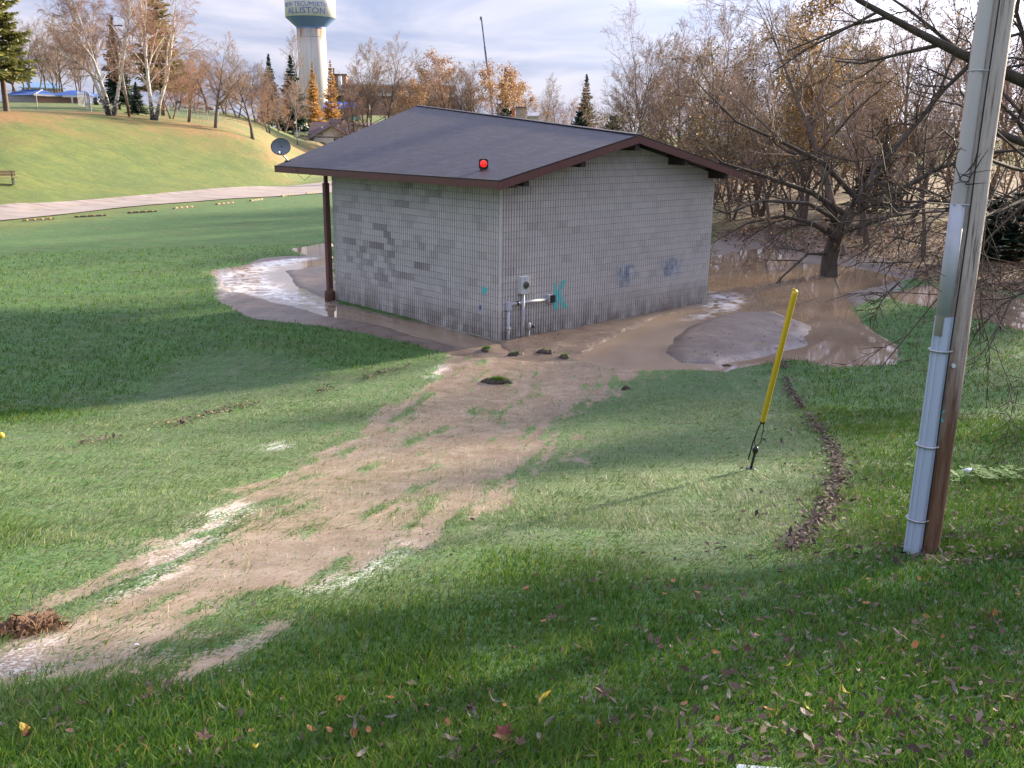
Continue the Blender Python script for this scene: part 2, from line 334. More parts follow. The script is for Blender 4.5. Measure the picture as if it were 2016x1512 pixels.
# ---- ground
def mat_ground():
    t = NT('ground_turf'); P = t.pos()
    n1 = t.noise(P, .45, 3, .6); n2 = t.noise(P, 6.0, 4, .65); n3 = t.noise(P, 38.0, 2, .7)
    lawn = t.ramp(n2, [(.28, (.028, .085, .014)), (.55, (.055, .145, .024)), (.78, (.10, .18, .035))])
    lawn = t.mix(t.rng(n1, .45, .75), lawn, (.070, .110, .022))
    lawn = t.mix(t.rng(n3, .55, .8, 0, .55), lawn, (.016, .035, .008)); nm = t.noise(t.scale(P, (.7, 1.6, 1)), 1.1, 5, .7); lawn = t.mix(t.rng(nm, .42, .62, 0, .75), lawn, (.028, .075, .012))
    # far hill: drier, fallen leaves near its crest
    hill = t.attr('hill'); dry = t.attr('dry')
    hl = t.ramp(t.noise(P, .35, 4, .65), [(.3, (.062, .115, .014)), (.65, (.140, .165, .024))])
    lawn = t.mix(hill, lawn, t.mix(t.rng(nm, .38, .62, .0, .7), hl, (.060, .085, .016)))
    dn = t.math('MULTIPLY', dry, t.rng(t.noise(P, .22, 6, .75), .40, .60, .0, .95))
    lawn = t.mix(dn, lawn, t.ramp(t.noise(P, 2.5, 4, .7), [(.3, (.16, .085, .030)), (.7, (.32, .17, .055))]))
    # leaf covered bank under the trees
    bk = t.math('MULTIPLY', t.attr('bank'), t.rng(n2, .25, .5))
    vor = t.n('ShaderNodeTexVoronoi', {'Vector': P, 'Scale': 7.0}).outputs['Color']
    leafc = t.ramp(t.n('ShaderNodeSeparateColor', {0: vor}).outputs[0], [(.1, (.05, .028, .016)), (.5, (.16, .085, .045)), (.9, (.30, .20, .12))])
    col = t.mix(bk, lawn, leafc)
    # silt stained grass, then running mud
    st = t.noise(t.scale(t.n('ShaderNodeVectorRotate', {'Vector': P, 'Angle': .17}, rotation_type='Z_AXIS').outputs[0], (3.2, .8, 3)), 1.6, 6, .65)
    silt = t.math('MULTIPLY', t.attr('silt'), t.rng(st, .35, .65))
    col = t.mix(t.math('MULTIPLY', silt, .65), col, t.ramp(n3, [(.3, (.035, .075, .022)), (.55, (.09, .13, .055)), (.78, (.28, .28, .19))]))
    fl = t.math('ADD', t.attr('flow'), t.rng(t.math('ADD', st, n3), .75, 1.25, -.60, .50)); flow = t.rng(fl, .34, .58)
    mudn = t.noise(P, 2.2, 4, .6, .6)
    wet = t.ramp(mudn, [(.25, (.19, .135, .095)), (.5, (.27, .200, .148)), (.75, (.36, .29, .23))])
    col = t.mix(flow, col, wet)
    md = t.math('ADD', t.attr('mud'), t.rng(n2, .2, .8, -.3, .3)); mud = t.rng(md, .42, .58)
    mudc = t.ramp(t.noise(t.scale(P, (1, 1, 1)), 1.3, 5, .62, .9), [(.25, (.085, .062, .048)), (.5, (.145, .108, .084)), (.75, (.22, .17, .135))])
    col = t.mix(mud, col, mudc)
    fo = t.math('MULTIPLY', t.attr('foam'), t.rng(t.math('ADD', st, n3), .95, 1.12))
    col = t.mix(t.math('MULTIPLY', fo, .8), col, (.66, .64, .61))  # near-white for foam and for wet glints painted into the colour
    wetf = t.math('MAXIMUM', flow, mud)
    rough = t.mix(wetf, (.9, .9, .9), (.13, .13, .13)); rough = t.mix(mud, rough, (.34, .34, .34)); rough = t.mix(fo, rough, (.6, .6, .6))
    h = t.noise(P, 9.0, 5, .7)
    bq = t.bump(h, .9, .05); t.link(t.rng(flow, 0, 1, .9, .32), bq.inputs['Strength'])
    return t.set(col, rough)
# ---- water
def mat_water():
    t = NT('muddy_water'); P = t.pos()
    col = t.ramp(t.noise(P, .5, 4), [(.3, (.22, .155, .100)), (.7, (.29, .22, .155))])
    t.bump(t.noise(t.scale(P, (1, 1, 1)), 2.6, 3, .5), .025, .03)
    col = t.mix(t.math('MULTIPLY', t.attr('foam'), t.rng(t.noise(P, 2.2, 5, .6, 1.0), .42, .60)), col, (.80, .79, .80)); m = t.set(col, .03, IOR=1.33); t.b.inputs['Specular IOR Level'].default_value = 1.0; return m  # foam mask mostly paints the sky's reflection into the water colour
# ---- grass blades
def mat_grass():
    t = NT('grass_blades'); r = t.attr('rnd'); P = t.pos(); r2 = t.math('FRACT', t.math('MULTIPLY', r, 37.7))
    c = t.ramp(r, [(0, (.020, .078, .008)), (.35, (.052, .145, .013)), (.68, (.120, .225, .024)), (.86, (.24, .27, .045)), (.95, (.36, .31, .12)), (1, (.26, .16, .07))])
    c = t.mix(t.rng(t.noise(P, .6, 4), .40, .70, 0, .55), c, (.075, .120, .020))
    patch = t.noise(t.scale(t.n('ShaderNodeVectorRotate', {'Vector': P, 'Angle': .17}, rotation_type='Z_AXIS').outputs[0], (3.0, .9, 1)), 1.7, 4, .65)
    pale = t.math('MULTIPLY', t.attr('silt'), t.rng(t.math('ADD', patch, t.math('MULTIPLY', r2, .55)), .62, .90, 0, .9))
    c = t.mix(pale, c, (.38, .37, .23))
    m = t.set(c, .6); t.b.inputs['Specular IOR Level'].default_value = .3
    tr = t.n('ShaderNodeBsdfTranslucent', {'Color': c}); mx = t.n('ShaderNodeMixShader', {0: .45})
    t.link(t.b.outputs[0], mx.inputs[1]); t.link(tr.outputs[0], mx.inputs[2]); t.link(mx.outputs[0], t.out.inputs[0]); return m
def mat_leaf(name, stops, trans=.3, rough=.6):
    t = NT(name); c = t.ramp(t.attr('rnd'), stops); t.set(c, rough)
    tr = t.n('ShaderNodeBsdfTranslucent', {'Color': c}); mx = t.n('ShaderNodeMixShader', {0: trans})
    t.link(t.b.outputs[0], mx.inputs[1]); t.link(tr.outputs[0], mx.inputs[2]); t.link(mx.outputs[0], t.out.inputs[0]); return t.m
# ---- split-rib concrete block
def mat_block():
    t = NT('split_rib_block'); P = t.pos(); tone = t.attr('tone')
    c = t.ramp(tone, [(0, (.19, .175, .17)), (.35, (.34, .325, .315)), (.7, (.56, .54, .52)), (1, (.63, .61, .585))])
    g = t.noise(P, 55, 3, .7); c = t.mix(t.rng(g, .35, .75, 0, .35), c, (.26, .25, .24))
    z = t.n('ShaderNodeSeparateXYZ', {0: P}).outputs[2]
    nst = t.noise(t.scale(P, (1, 1, .35)), 3, 5); lo = t.math('MULTIPLY', t.rng(z, .95, .05), t.rng(nst, .30, .55)); c = t.mix(t.math('MULTIPLY', lo, .7), c, (.13, .105, .075)); c = t.mix(t.rng(t.noise(P, .8, 5, .7), .45, .68, 0, .22), c, (.26, .245, .23))
    # washed-over blue and white spray paint with a shape of its own
    def blob(center, rx, rz):
        d = t.n('ShaderNodeVectorMath', {0: P, 1: tuple(center)}, operation='SUBTRACT').outputs[0]
        d = t.n('ShaderNodeVectorMath', {0: d, 1: (1 / rx, 1 / rx, 1 / rz)}, operation='MULTIPLY').outputs[0]
        ln = t.n('ShaderNodeVectorMath', {0: d}, operation='LENGTH').outputs['Value']
        return t.rng(t.math('ADD', ln, t.math('MULTIPLY', t.noise(P, 4, 5), 1.2)), 1.75, 1.15)
    for cen, rx, rz in GRAF:
        w = blob(cen, rx, rz); pc = t.ramp(t.noise(t.scale(P, (1, 1, .5)), 5, 5, .7), [(.35, (.10, .16, .26)), (.5, (.26, .33, .40)), (.62, (.55, .60, .66))])
        c = t.mix(t.math('MULTIPLY', w, t.rng(t.noise(P, 7, 4), .3, .6, .15, .9)), c, pc)
    t.bump(t.noise(P, 60, 4, .7), .5, .008)
    return t.set(c, .9)
def mat_roof():
    t = NT('asphalt_shingle'); o = t.obj(); sp = t.n('ShaderNodeSeparateXYZ', {0: o}); v = t.n('ShaderNodeCombineXYZ', {0: sp.outputs[1], 1: sp.outputs[0], 2: 0.0}).outputs[0]
    br = t.n('ShaderNodeTexBrick', {'Vector': v, 'Color1': (.010, .009, .016, 1), 'Color2': (.030, .026, .040, 1), 'Mortar': (.012, .010, .014, 1), 'Scale': 1.0, 'Mortar Size': .006, 'Bias': 0.0, 'Brick Width': .32, 'Row Height': .14}, offset=.37, squash=1.0)
    n = t.noise(t.scale(v, (1.0, 4.2, 1)), 1.5, 4, .72); c = t.mix(t.rng(n, .46, .64, 0, .85), br.outputs['Color'], (.056, .050, .076)); c = t.mix(t.rng(t.noise(v, 1.3, 4), .42, .62, 0, .55), c, (.012, .010, .018))
    t.bump(br.outputs['Fac'], .8, -.02); return t.set(c, .62)
def mat_pole():
    t = NT('weathered_pole_wood'); o = t.obj(); z = t.n('ShaderNodeSeparateXYZ', {0: o}).outputs[2]
    st = t.noise(t.scale(o, (1, 1, .06)), 26, 6, .7); st2 = t.noise(t.scale(o, (1, 1, .12)), 8, 5, .65)
    grey = t.ramp(st, [(.35, (.15, .115, .095)), (.46, (.46, .40, .36)), (.75, (.60, .55, .51))])
    brn = t.ramp(st, [(.25, (.045, .022, .012)), (.5, (.15, .075, .038)), (.78, (.26, .17, .11))])
    f = t.rng(t.math('ADD', z, t.math('MULTIPLY', st2, -3.2)), -.55, 1.05, 1, 0)
    c = t.mix(f, grey, brn); c = t.mix(t.rng(t.noise(o, 2.5, 4), .55, .75, 0, .5), c, (.13, .085, .06))
    t.bump(st, .9, .025); return t.set(c, .88)
def mat_bark(name, a, b, sc=9):
    return simple(name, a, b, sc, .92, .8, stretch=(1, 1, .25), bd=.03)

# ------------------------------------------------------------------ ground mesh, road, water
def axis(lo, hi, f0, f1, step, grow):
    c = list(np.arange(f0, f1 + 1e-6, step)); s = step; p = f1
    while p < hi: s *= grow; p += s; c.append(p)
    s = step; p = f0; L0 = []
    while p > lo: s *= grow; p -= s; L0.append(p)
    return np.array(L0[::-1] + c)
gx = axis(-900, 900, -12, 20, .10, 1.085); gy = axis(-60, 1500, 2.5, 40, .10, 1.06)
GX, GY = np.meshgrid(gx, gy); gxf, gyf = GX.ravel(), GY.ravel(); gm = masks(gxf, gyf); gzf = ground_z(gxf, gyf, gm)
idx = np.arange(gxf.size).reshape(GX.shape)
quads = np.stack([idx[:-1, :-1].ravel(), idx[:-1, 1:].ravel(), idx[1:, 1:].ravel(), idx[1:, :-1].ravel()], 1)
me = np_mesh('ground', np.stack([gxf, gyf, gzf], 1), quads)
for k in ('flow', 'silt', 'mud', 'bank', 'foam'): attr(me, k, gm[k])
dist = np.hypot(gxf, gyf); ta = gxf / np.maximum(gyf, 1)
rl = np.interp(ta, [-2, -.526, -.409, -.302, -.234, -.19, 0, .5], [50, 62, 70, 80, 88, 95, 110, 200])
attr(me, 'hill', smooth(-4, 6, dist - rl) * smooth(.3, 0, ta))
cr = np.interp(ta, _far[:, 0], _far[:, 2]); hcr = np.interp(ta, _far[:, 0], _far[:, 3])
dry = smooth(-17, -2, dist - cr) * smooth(75, 30, dist - cr) * smooth(-.12, -.2, ta) * smooth(.15, .0, smooth(8, 40, dist - cr) * smooth(-.30, -.34, ta))
attr(me, 'dry', dry)
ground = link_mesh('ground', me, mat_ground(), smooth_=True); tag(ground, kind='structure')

mb_v, mb_f = [], []
NR = 160
def resample(p, n):
    s = np.concatenate([[0], np.cumsum(np.linalg.norm(np.diff(p, axis=0), axis=1))]); q = np.linspace(0, s[-1], n)
    return np.stack([np.interp(q, s, p[:, 0]), np.interp(q, s, p[:, 1])], 1)
ra, rb = resample(ROADL, NR), resample(ROADU, NR)
V = []
for k in range(7):
    q = ra * (1 - k / 6) + rb * (k / 6); V.append(np.column_stack([q, base_z(q[:, 0], q[:, 1]) + .06]))
V = np.concatenate(V); ii = np.arange(7 * NR).reshape(7, NR)
rq = np.stack([ii[:-1, :-1].ravel(), ii[:-1, 1:].ravel(), ii[1:, 1:].ravel(), ii[1:, :-1].ravel()], 1)
tR = NT('worn_road'); rc = tR.ramp(tR.noise(tR.scale(tR.pos(), (.25, 1, 1)), 1.2, 6, .7), [(.3, (.14, .11, .095)), (.5, (.26, .215, .19)), (.7, (.34, .29, .26))]); tR.bump(tR.noise(tR.pos(), 8, 4), .3, .03)
road = link_mesh('road', np_mesh('road', V, rq), tR.set(rc, .85), smooth_=True); tag(road, kind='structure')

def water_sheet(key, x0, x1, y0, y1, z, st=.3):
    xs, ys = np.arange(x0, x1 + st, st), np.arange(y0, y1 + st, st); X, Y = np.meshgrid(xs, ys); i = np.arange(X.size).reshape(X.shape)
    me = np_mesh(key, np.stack([X.ravel(), Y.ravel(), np.full(X.size, z)], 1), np.stack([i[:-1, :-1].ravel(), i[:-1, 1:].ravel(), i[1:, 1:].ravel(), i[1:, :-1].ravel()], 1))
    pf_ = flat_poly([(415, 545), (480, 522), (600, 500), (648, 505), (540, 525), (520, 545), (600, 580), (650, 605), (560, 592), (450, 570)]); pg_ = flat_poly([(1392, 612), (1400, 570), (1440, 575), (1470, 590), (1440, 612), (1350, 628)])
    jx = fbm(X.ravel(), Y.ravel(), .8, 5, 3); attr(me, 'foam', np.maximum(smooth(-.3, .4, sdist(pf_, X.ravel(), Y.ravel()) + jx), smooth(-.3, .4, sdist(pg_, X.ravel(), Y.ravel()) + jx)))  # outlines of the pale sky reflection painted on the pools, with some foam
    o = link_mesh(key, me, MW, None, True); tag(o, kind='structure'); return o
MW = mat_water()
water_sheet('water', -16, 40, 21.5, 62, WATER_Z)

# ------------------------------------------------------------------ block building
BO = np.array([-.364, 26.247, 0.0]); TH = .8312; LA, LB, OE, OG, ZE, WF = 8.685, 9.774, .662, .679, 4.322, .193
BX = np.array([math.sin(TH), math.cos(TH), 0]); BY = np.array([-math.cos(TH), math.sin(TH), 0])   # local x runs along the gable wall, local y along the long wall
BZ = np.array([0, 0, 1.0]); BROT = math.atan2(BX[1], BX[0])
def b2w(x, y, z): return BO + BX * x + BY * y + BZ * z
def w2b(P): q = np.asarray(P) - BO; return np.array([q @ BX, q @ BY, q[2]])
def on_gable(u, v, off=0.0): return w2b(plane_hit(u, v, BO - BY * off, BY))       # plane local y = -off
def on_long(u, v, off=0.0): return w2b(plane_hit(u, v, BO - BX * off, BX))        # plane local x = -off
ZT = ZE + WF; RH = 1.2; XM = LB / 2
SL = RH / (XM + OE)                                                               # roof slope
def roof_z(x): return ZT + SL * (OE + x) if x <= XM else ZT + SL * (LB + OE - x)
EFAR = 12.0 - OG
# high point of the roof: where the pixel ray meets the long slope
n_slope = np.cross(BX + BZ * SL, BY); PK = w2b(plane_hit(822, 208, b2w(-OE, 0, ZT), n_slope))
GRAF = [(b2w(*on_gable(1232, 540)), .55, .42), (b2w(*on_gable(1322, 525)), .62, .38)]
M_BLOCK = mat_block(); M_MORT = simple('mortar', (.20, .19, .18), (.13, .12, .115), 6, .95, .3)
M_BROWN = simple('brown_paint', (.115, .042, .036), (.085, .032, .028), 2, .55, .1); M_DARK = simple('dark_stained_wood', (.030, .020, .016), (.018, .012, .010), 4, .8, .2)
M_ROOF = mat_roof(); M_CONC = simple('concrete', (.33, .31, .28), (.22, .20, .18), 4, .9, .3)
bld = thing('block_building', 'grey split-rib block building with dark shingle roof and brown fascia standing in mud', 'building', BO, BROT)
# mortar core behind the block faces
m = MB(); D = .052
core = [(D, D), (LB - D, D), (LB - D, LA - D), (D, LA - D)]
z0 = -.5
def zt(x): return roof_z(x) - .22
prof = [(D, z0), (LB - D, z0), (LB - D, zt(LB - D)), (XM, zt(XM)), (D, zt(D))]
m.poly([(x, D, z) for x, z in prof], (0, LA - 2 * D, 0)); m.build('wall_core', M_MORT, bld)
# foundation strip
fb = MB(); fb.box(-.035, LB + .02, -.035, LA, -.5, .0)
fb.build('foundation', M_CONC, bld)
CH, BL, RP, GD = .2032, .4064, .1016, .044
def block_geo():
    prof = []
    for k in range(4):
        a = k * RP + (RP - .063) / 2; b = a + .063
        prof += [(a - .002, GD), (a + .003, 0.0), (b - .003, 0.0), (b + .002, GD)]
    prof = [(.003, GD)] + prof[0:] + [(BL - .003, GD)]
    prof[1] = (prof[1][0], GD); prof += [(BL - .003, .058), (.003, .058)]
    v = [(x, y, .0065) for x, y in prof] + [(x, y, CH - .0065) for x, y in prof]; n = len(prof)
    f = [(i, (i + 1) % n, n + (i + 1) % n, n + i) for i in range(n)] + [tuple(range(n))[::-1], tuple(range(n, 2 * n))]
    return v, f
BV, BF = block_geo(); BVa = np.array(BV)
TONES = 8
bl_me = []
for k in range(TONES):
    me = bpy.data.meshes.new('block'); me.from_pydata(BV, [], BF); me.update(); me.materials.append(M_BLOCK); attr(me, 'tone', [k / (TONES - 1)] * len(BV)); bl_me.append(me)
dark_px = [(790,400,1),(700,395,.6),(745,445,1),(770,470,1),(690,480,1),(740,485,1),(800,480,.9),(690,510,1),(720,520,1),(770,505,1),(830,480,.7),(750,540,1),(800,545,.9),(830,520,1),(760,460,1),(880,480,.4),(800,370,.8),(850,380,.6),(700,430,.8),(660,410,.5)]
DK = [on_long(u, v) for u, v, _ in dark_px]; DKW = [w for *_, w in dark_px]
rb = random.Random(5); cells = []
for wall in (0, 1):
    Lw = LA if wall == 0 else LB; z = 0; c = 0
    while z < ZT + RH:
        s = -(BL / 2 if c % 2 else 0)
        while s < Lw - .02:
            top = (ZT - .2) if wall == 0 else max(roof_z(max(s, 0)), roof_z(min(s + BL, Lw))) - .2
            if z < top: cells.append((wall, s, z, Lw))
            s += BL
        z += CH; c += 1
def tone_of(wall, s, z):
    t = .74 + rb.gauss(0, .05)
    if wall == 0:
        for (lx, ly, lz), w in zip(DK, DKW):
            if abs(ly - (s + BL / 2)) < .30 and abs(lz - (z + .1)) < .11: t -= .46 * w * rb.uniform(.6, 1)
        if 3.5 < s < 8 and .8 < z < 2.6 and rb.random() < .22: t -= .24
        if rb.random() < .08: t -= .14
    else:
        if rb.random() < .06: t -= .08
        if s > 5 and .6 < z < 2.4 and rb.random() < .15: t -= .10
    return min(max(t, 0), 1)
def block_world(wall, s, z):
    return b2w(0, s, z) if wall == 0 else b2w(s, 0, z)
cells = [(w, s, z, Lw, tone_of(w, s, z), np.linalg.norm(block_world(w, s, z) - EYE)) for w, s, z, Lw in cells]
def whole(c):
    w, s, z, Lw = c[:4]
    if s < -.01 or s + BL > Lw + .01: return False
    lim = (ZT - .2) if w == 0 else min(roof_z(s), roof_z(s + BL)) - .2
    return z + CH < lim
def in_sight(c):
    return True
cells.sort(key=lambda c: c[5])
walls = {}
for w in (0, 1):
    mbw = MB()
    if w == 0: mbw.box(.046, .051, .03, LA - .03, -.1, ZT - .25)
    else: mbw.box(.03, LB - .03, .046, .051, -.1, ZT - .25)
    walls[w] = mbw.build('wall', M_MORT, bld)
walls[0]['label'] = 'long block wall with scattered darker blocks'; walls[1]['label'] = 'gable block wall with meter and spray paint'
n_ind = 0; jv, jf, jt = [], [], []
for c in cells:
    w, s, z, Lw, tone, _ = c
    if n_ind < 296 and whole(c):
        o = bpy.data.objects.new('block', bl_me[int(round(tone * (TONES - 1)))]); COL.objects.link(o); o.parent = walls[w]
        if w == 0: o.location = (0, s + BL, z); o.rotation_euler = (0, 0, -math.pi / 2)
        else: o.location = (s, 0, z)
        n_ind += 1
    else:
        v = BVa.copy(); v[:, 0] = np.clip(v[:, 0] + s, .0, Lw); v[:, 2] += z
        lim = np.array([((ZT - .2) if w == 0 else roof_z(x) - .2) for x in v[:, 0]]); v[:, 2] = np.minimum(v[:, 2], lim)
        # long wall runs along local y and faces -x; mirror keeps the ribs outward
        q = v if w == 1 else np.stack([v[:, 1], v[:, 0], v[:, 2]], 1)
        n = len(jv); jv += [tuple(p) for p in q]
        jf += [tuple(n + i for i in (f if w == 1 else f[::-1])) for f in BF]; jt += [tone] * len(BV)
me = bpy.data.meshes.new('block_courses'); me.from_pydata(jv, [], jf); me.update(); me.materials.append(M_BLOCK); attr(me, 'tone', jt)
tag(link_mesh('block_courses', me, None, bld), kind='stuff')
me = MB().box(-.003, .046, -.003, .046, -.02, ZT - .2).build('corner_strip', M_BLOCK, bld); attr(me.data, 'tone', [.78] * 8)
# roof
Yn = -OG
near_e, far_e = (-OE, Yn, ZT), (-OE, EFAR, ZT); G = (XM, Yn, ZT + RH); Rn, Rf = (LB + OE, Yn, ZT), (LB + OE, EFAR, ZT)
P = tuple(PK)
rf = MB(); top = [near_e, far_e, P, G, Rn, Rf]
rf.v = [tuple(p) for p in top] + [(p[0], p[1], p[2] - .05) for p in top]
rf.f = [(0, 3, 2), (0, 2, 1), (3, 4, 2), (4, 5, 2), (1, 2, 5), (6, 8, 9), (6, 7, 8), (9, 8, 10), (10, 8, 11), (7, 11, 8), (0, 6, 9, 3), (3, 9, 10, 4), (0, 1, 7, 6), (4, 10, 11, 5), (1, 5, 11, 7)]
roof = rf.build('roof', M_ROOF, bld)
# drip edge, ridge cap
rc = MB(); rc.bar((XM, Yn, ZT + RH + .012), (P[0], P[1], P[2] + .012), .26, .025); rc.build('ridge_cap', M_ROOF, roof)
de = MB(); de.bar((-OE - .012, Yn - .01, ZT - .015), (-OE - .012, EFAR + .01, ZT - .015), .045, .05); de.bar((-OE, Yn - .012, ZT - .012), (XM, Yn - .012, ZT + RH - .012), .03, .045); de.bar((XM, Yn - .012, ZT + RH - .012), (LB + OE, Yn - .012, ZT - .012), .03, .045)
de.build('drip_edge', M_DARK, roof)
# fascia boards: eave in three lengths, rakes in two lengths each
FH = WF + .02
seams = [Yn, 1.2, 5.6, EFAR]
for a, b in zip(seams[:-1], seams[1:]): MB().box(-OE - .035, -OE + .005, a + .002, b - .002, ZT - .05 - FH + .04, ZT - .03).build('fascia_board', M_BROWN, bld)
def rake(x0, x1):
    z0_, z1_ = roof_z(x0), roof_z(x1); h = FH + .03
    MB().poly([(x0, Yn - .03, z0_ - .035), (x0, Yn - .03, z0_ - h), (x1, Yn - .03, z1_ - h), (x1, Yn - .03, z1_ - .035)][::-1], (0, .04, 0)).build('rake_board', M_BROWN, bld)
for a, b in ((-OE - .03, 1.55), (1.555, XM), (XM + .003, 7.6), (7.605, LB + OE - .02)): rake(a, b)
# soffit underside and purlin ends
for x in (.35, 2.55, XM, 7.3, LB - .3):
    z = roof_z(x); MB().box(x - .1, x + .1, Yn + .03, .12, z - .40 - (.06 if x == XM else 0), z - .08).build('purlin', M_DARK, bld)
sf = MB()
for x0, x1 in ((-OE + .02, XM), (XM, LB + OE - .02)):
    sf.poly([(x0, Yn + .02, roof_z(x0) - .09), (x1, Yn + .02, roof_z(x1) - .09), (x1, .02, roof_z(x1) - .09), (x0, .02, roof_z(x0) - .09)])
sf.box(-OE + .01, .02, Yn + .02, EFAR - .02, ZT - .2, ZT - .17)
sf.build('soffit', M_DARK, bld)
# porch post on painted concrete foot at the far end of the long wall
pp = on_long(650, 450, .25); px_, py_ = -.16, LA + .12
po = MB(); po.box(px_ - .085, px_ + .085, py_ - .085, py_ + .085, .25, ZT - .5); po.box(px_ - .05, px_ + .06, py_ - .05, py_ + .05, ZT - .5, ZT - .18)
po.build('porch_post', M_BROWN, bld)
pf = MB(); pf.lathe([(.19, -.4), (.19, .22), (.175, .30), (.10, .36), (.09, .42)], 20, (px_, py_)); pf.build('post_footing', simple('rusty_brown_concrete', (.11, .052, .036), (.06, .03, .022), 6, .85, .4), bld, True)
# ---- turquoise paint on the rib faces
M_TURQ = simple('turquoise_spray_paint', (.05, .62, .60), (.10, .50, .50), 9, .7, .1)
def rib_paint(strokes, wall, w, parent, name='paint_mark'):
    # strokes: polylines in (s,z) on the wall; colour lies on rib faces only
    mb = MB(); segs = [(np.array(a), np.array(b)) for st in strokes for a, b in zip(st[:-1], st[1:])]
    for r in range(int((LA if wall == 0 else LB) / RP)):
        s0 = r * RP + (RP - .063) / 2; s1 = s0 + .063; sc = (s0 + s1) / 2; zs = np.arange(.1, 4.2, .02)
        ok = np.zeros(len(zs), bool)
        for a, b in segs:
            e = b - a; q = np.stack([np.full(len(zs), sc), zs], 1) - a; t = np.clip(q @ e / (e @ e), 0, 1)
            ok |= np.linalg.norm(q - t[:, None] * e, axis=1) < w * (.8 + .4 * rb.random())
        i = 0
        while i < len(zs):
            if ok[i]:
                j = i
                while j + 1 < len(zs) and ok[j + 1]: j += 1
                z0, z1 = zs[i] - .01 + rb.uniform(-.01, .01), zs[j] + .01 + rb.uniform(-.01, .01)
                if wall == 1: mb.box(s0, s1, -.004, .001, z0, z1)
                else: mb.box(-.004, .001, s0, s1, z0, z1)
                i = j + 1
            else: i += 1
    return mb.build(name, M_TURQ, parent)
g2 = lambda u, v: on_gable(u, v)[[0, 2]]; l2 = lambda u, v: on_long(u, v)[[1, 2]]
rib_paint([[g2(1093, 562), g2(1095, 605)], [g2(1110, 555), g2(1098, 578), g2(1112, 603)]], 1, .075, walls[1])
rib_paint([[l2(952, 568), l2(952, 576)], [l2(958, 570), l2(954, 573)]], 0, .055, walls[0])
M_BLUEP = simple('blue_spray_paint', (.04, .08, .35), (.05, .1, .3), 9, .7, .1)
ob = rib_paint([[l2(943, 601), l2(945, 606)]], 0, .04, walls[0]); ob.data.materials.clear(); ob.data.materials.append(M_BLUEP)

# ---- things fixed to the building
M_PVC = simple('grey_pvc', (.46, .48, .53), (.36, .38, .42), 6, .5, .1); M_BLACK = simple('black_plastic', (.012, .012, .013), (.02, .02, .02), 5, .4, .1); M_STEEL = simple('galvanised_steel', (.42, .43, .44), (.28, .29, .30), 9, .45, .1, .7)
M_GREYBOX = simple('pale_grey_enamel', (.56, .60, .60), (.48, .52, .52), 3, .45, .08)
c = on_gable(1027, 560)
def badd(mb, name, mat, parent, sm=False): return mb.build(name, mat, parent, sm)
mt = thing('electric_meter', 'pale grey meter box with round dark dial fixed low on the gable wall', 'meter', BO, BROT)
x0, z0 = c[0], c[2]
badd(MB().box(x0 - .145, x0 + .145, -.15, -.003, z0 - .24, z0 + .24), 'case', M_GREYBOX, mt)
badd(MB().box(x0 - .155, x0 + .155, -.158, -.148, z0 - .25, z0 + .25), 'cover', M_GREYBOX, mt)
dl = MB(); dl.tube([(x0 + .02, -.158, z0), (x0 + .02, -.20, z0), (x0 + .02, -.225, z0)], [.098, .095, .075], 20); dl = badd(dl, 'dial', simple('meter_glass', (.05, .05, .055), (.09, .085, .08), 8, .15, .0), mt)
badd(MB().tube([(x0 + .02, -.16, z0), (x0 + .02, -.172, z0)], .115, 20), 'dial_rim', M_STEEL, dl)
badd(MB().box(x0 - .06, x0 + .07, -.160, -.157, z0 + .155, z0 + .195), 'plate', M_PVC, mt)
badd(MB().tube([(x0, -.07, z0 - .24), (x0, -.07, .55), (x0, -.05, .45), (x0, -.05, -.2)], [.05, .05, .042, .042], 12), 'conduit', M_PVC, mt, True)
badd(MB().box(x0 + .03, x0 + .055, -.06, -.02, .02, .5), 'ground_lead', M_BLACK, mt)
pa = on_gable(998, 600); pb = on_gable(1080, 586); zc = (pa[2] + pb[2]) / 2
cd = thing('wall_conduit', 'grey plastic conduit running along the wall to a black box and down the corner', 'conduit', BO, BROT)
badd(MB().tube([(pa[0] + .1, -.07, zc), (pb[0] - .1, -.07, zc)], .042, 12), 'pipe', M_PVC, cd, True)
badd(MB().box(pa[0] - .07, pa[0] + .06, -.14, -.01, zc - .16, zc + .06), 'elbow_fitting', M_PVC, cd)
badd(MB().tube([(pa[0], -.07, zc - .12), (pa[0], -.07, -.25)], .05, 12), 'down_pipe', M_PVC, cd, True)
badd(MB().tube([(pa[0], -.07, .30), (pa[0], -.07, .36)], .06, 12), 'collar', M_PVC, cd, True)
badd(MB().tube([(pa[0] + .30, -.07, zc), (pa[0] + .40, -.07, zc)], .055, 12), 'clamp', M_BLACK, cd, True)
badd(MB().box(pb[0] - .12, pb[0] + .02, -.12, -.003, zc - .09, zc + .12), 'box_back', M_PVC, cd)
badd(MB().box(pb[0] - .04, pb[0] + .12, -.17, -.10, zc - .12, zc + .10), 'junction_box', M_BLACK, cd)
ps = on_gable(1038, 652)
sp = thing('stub_pipe', 'short capped grey stub pipe with black tap beside the meter conduit', 'pipe', BO, BROT)
badd(MB().tube([(ps[0], -.08, -.2), (ps[0], -.08, .2)], .022, 10), 'pipe', M_PVC, sp, True); badd(MB().tube([(ps[0], -.08, .17), (ps[0], -.08, .36), (ps[0], -.08, .40)], [.045, .045, .025], 10), 'cap', M_PVC, sp, True)
badd(MB().tube([(ps[0] + .13, -.05, .26), (ps[0] + .19, -.12, .26)], .035, 8), 'tap', M_BLACK, sp, True)
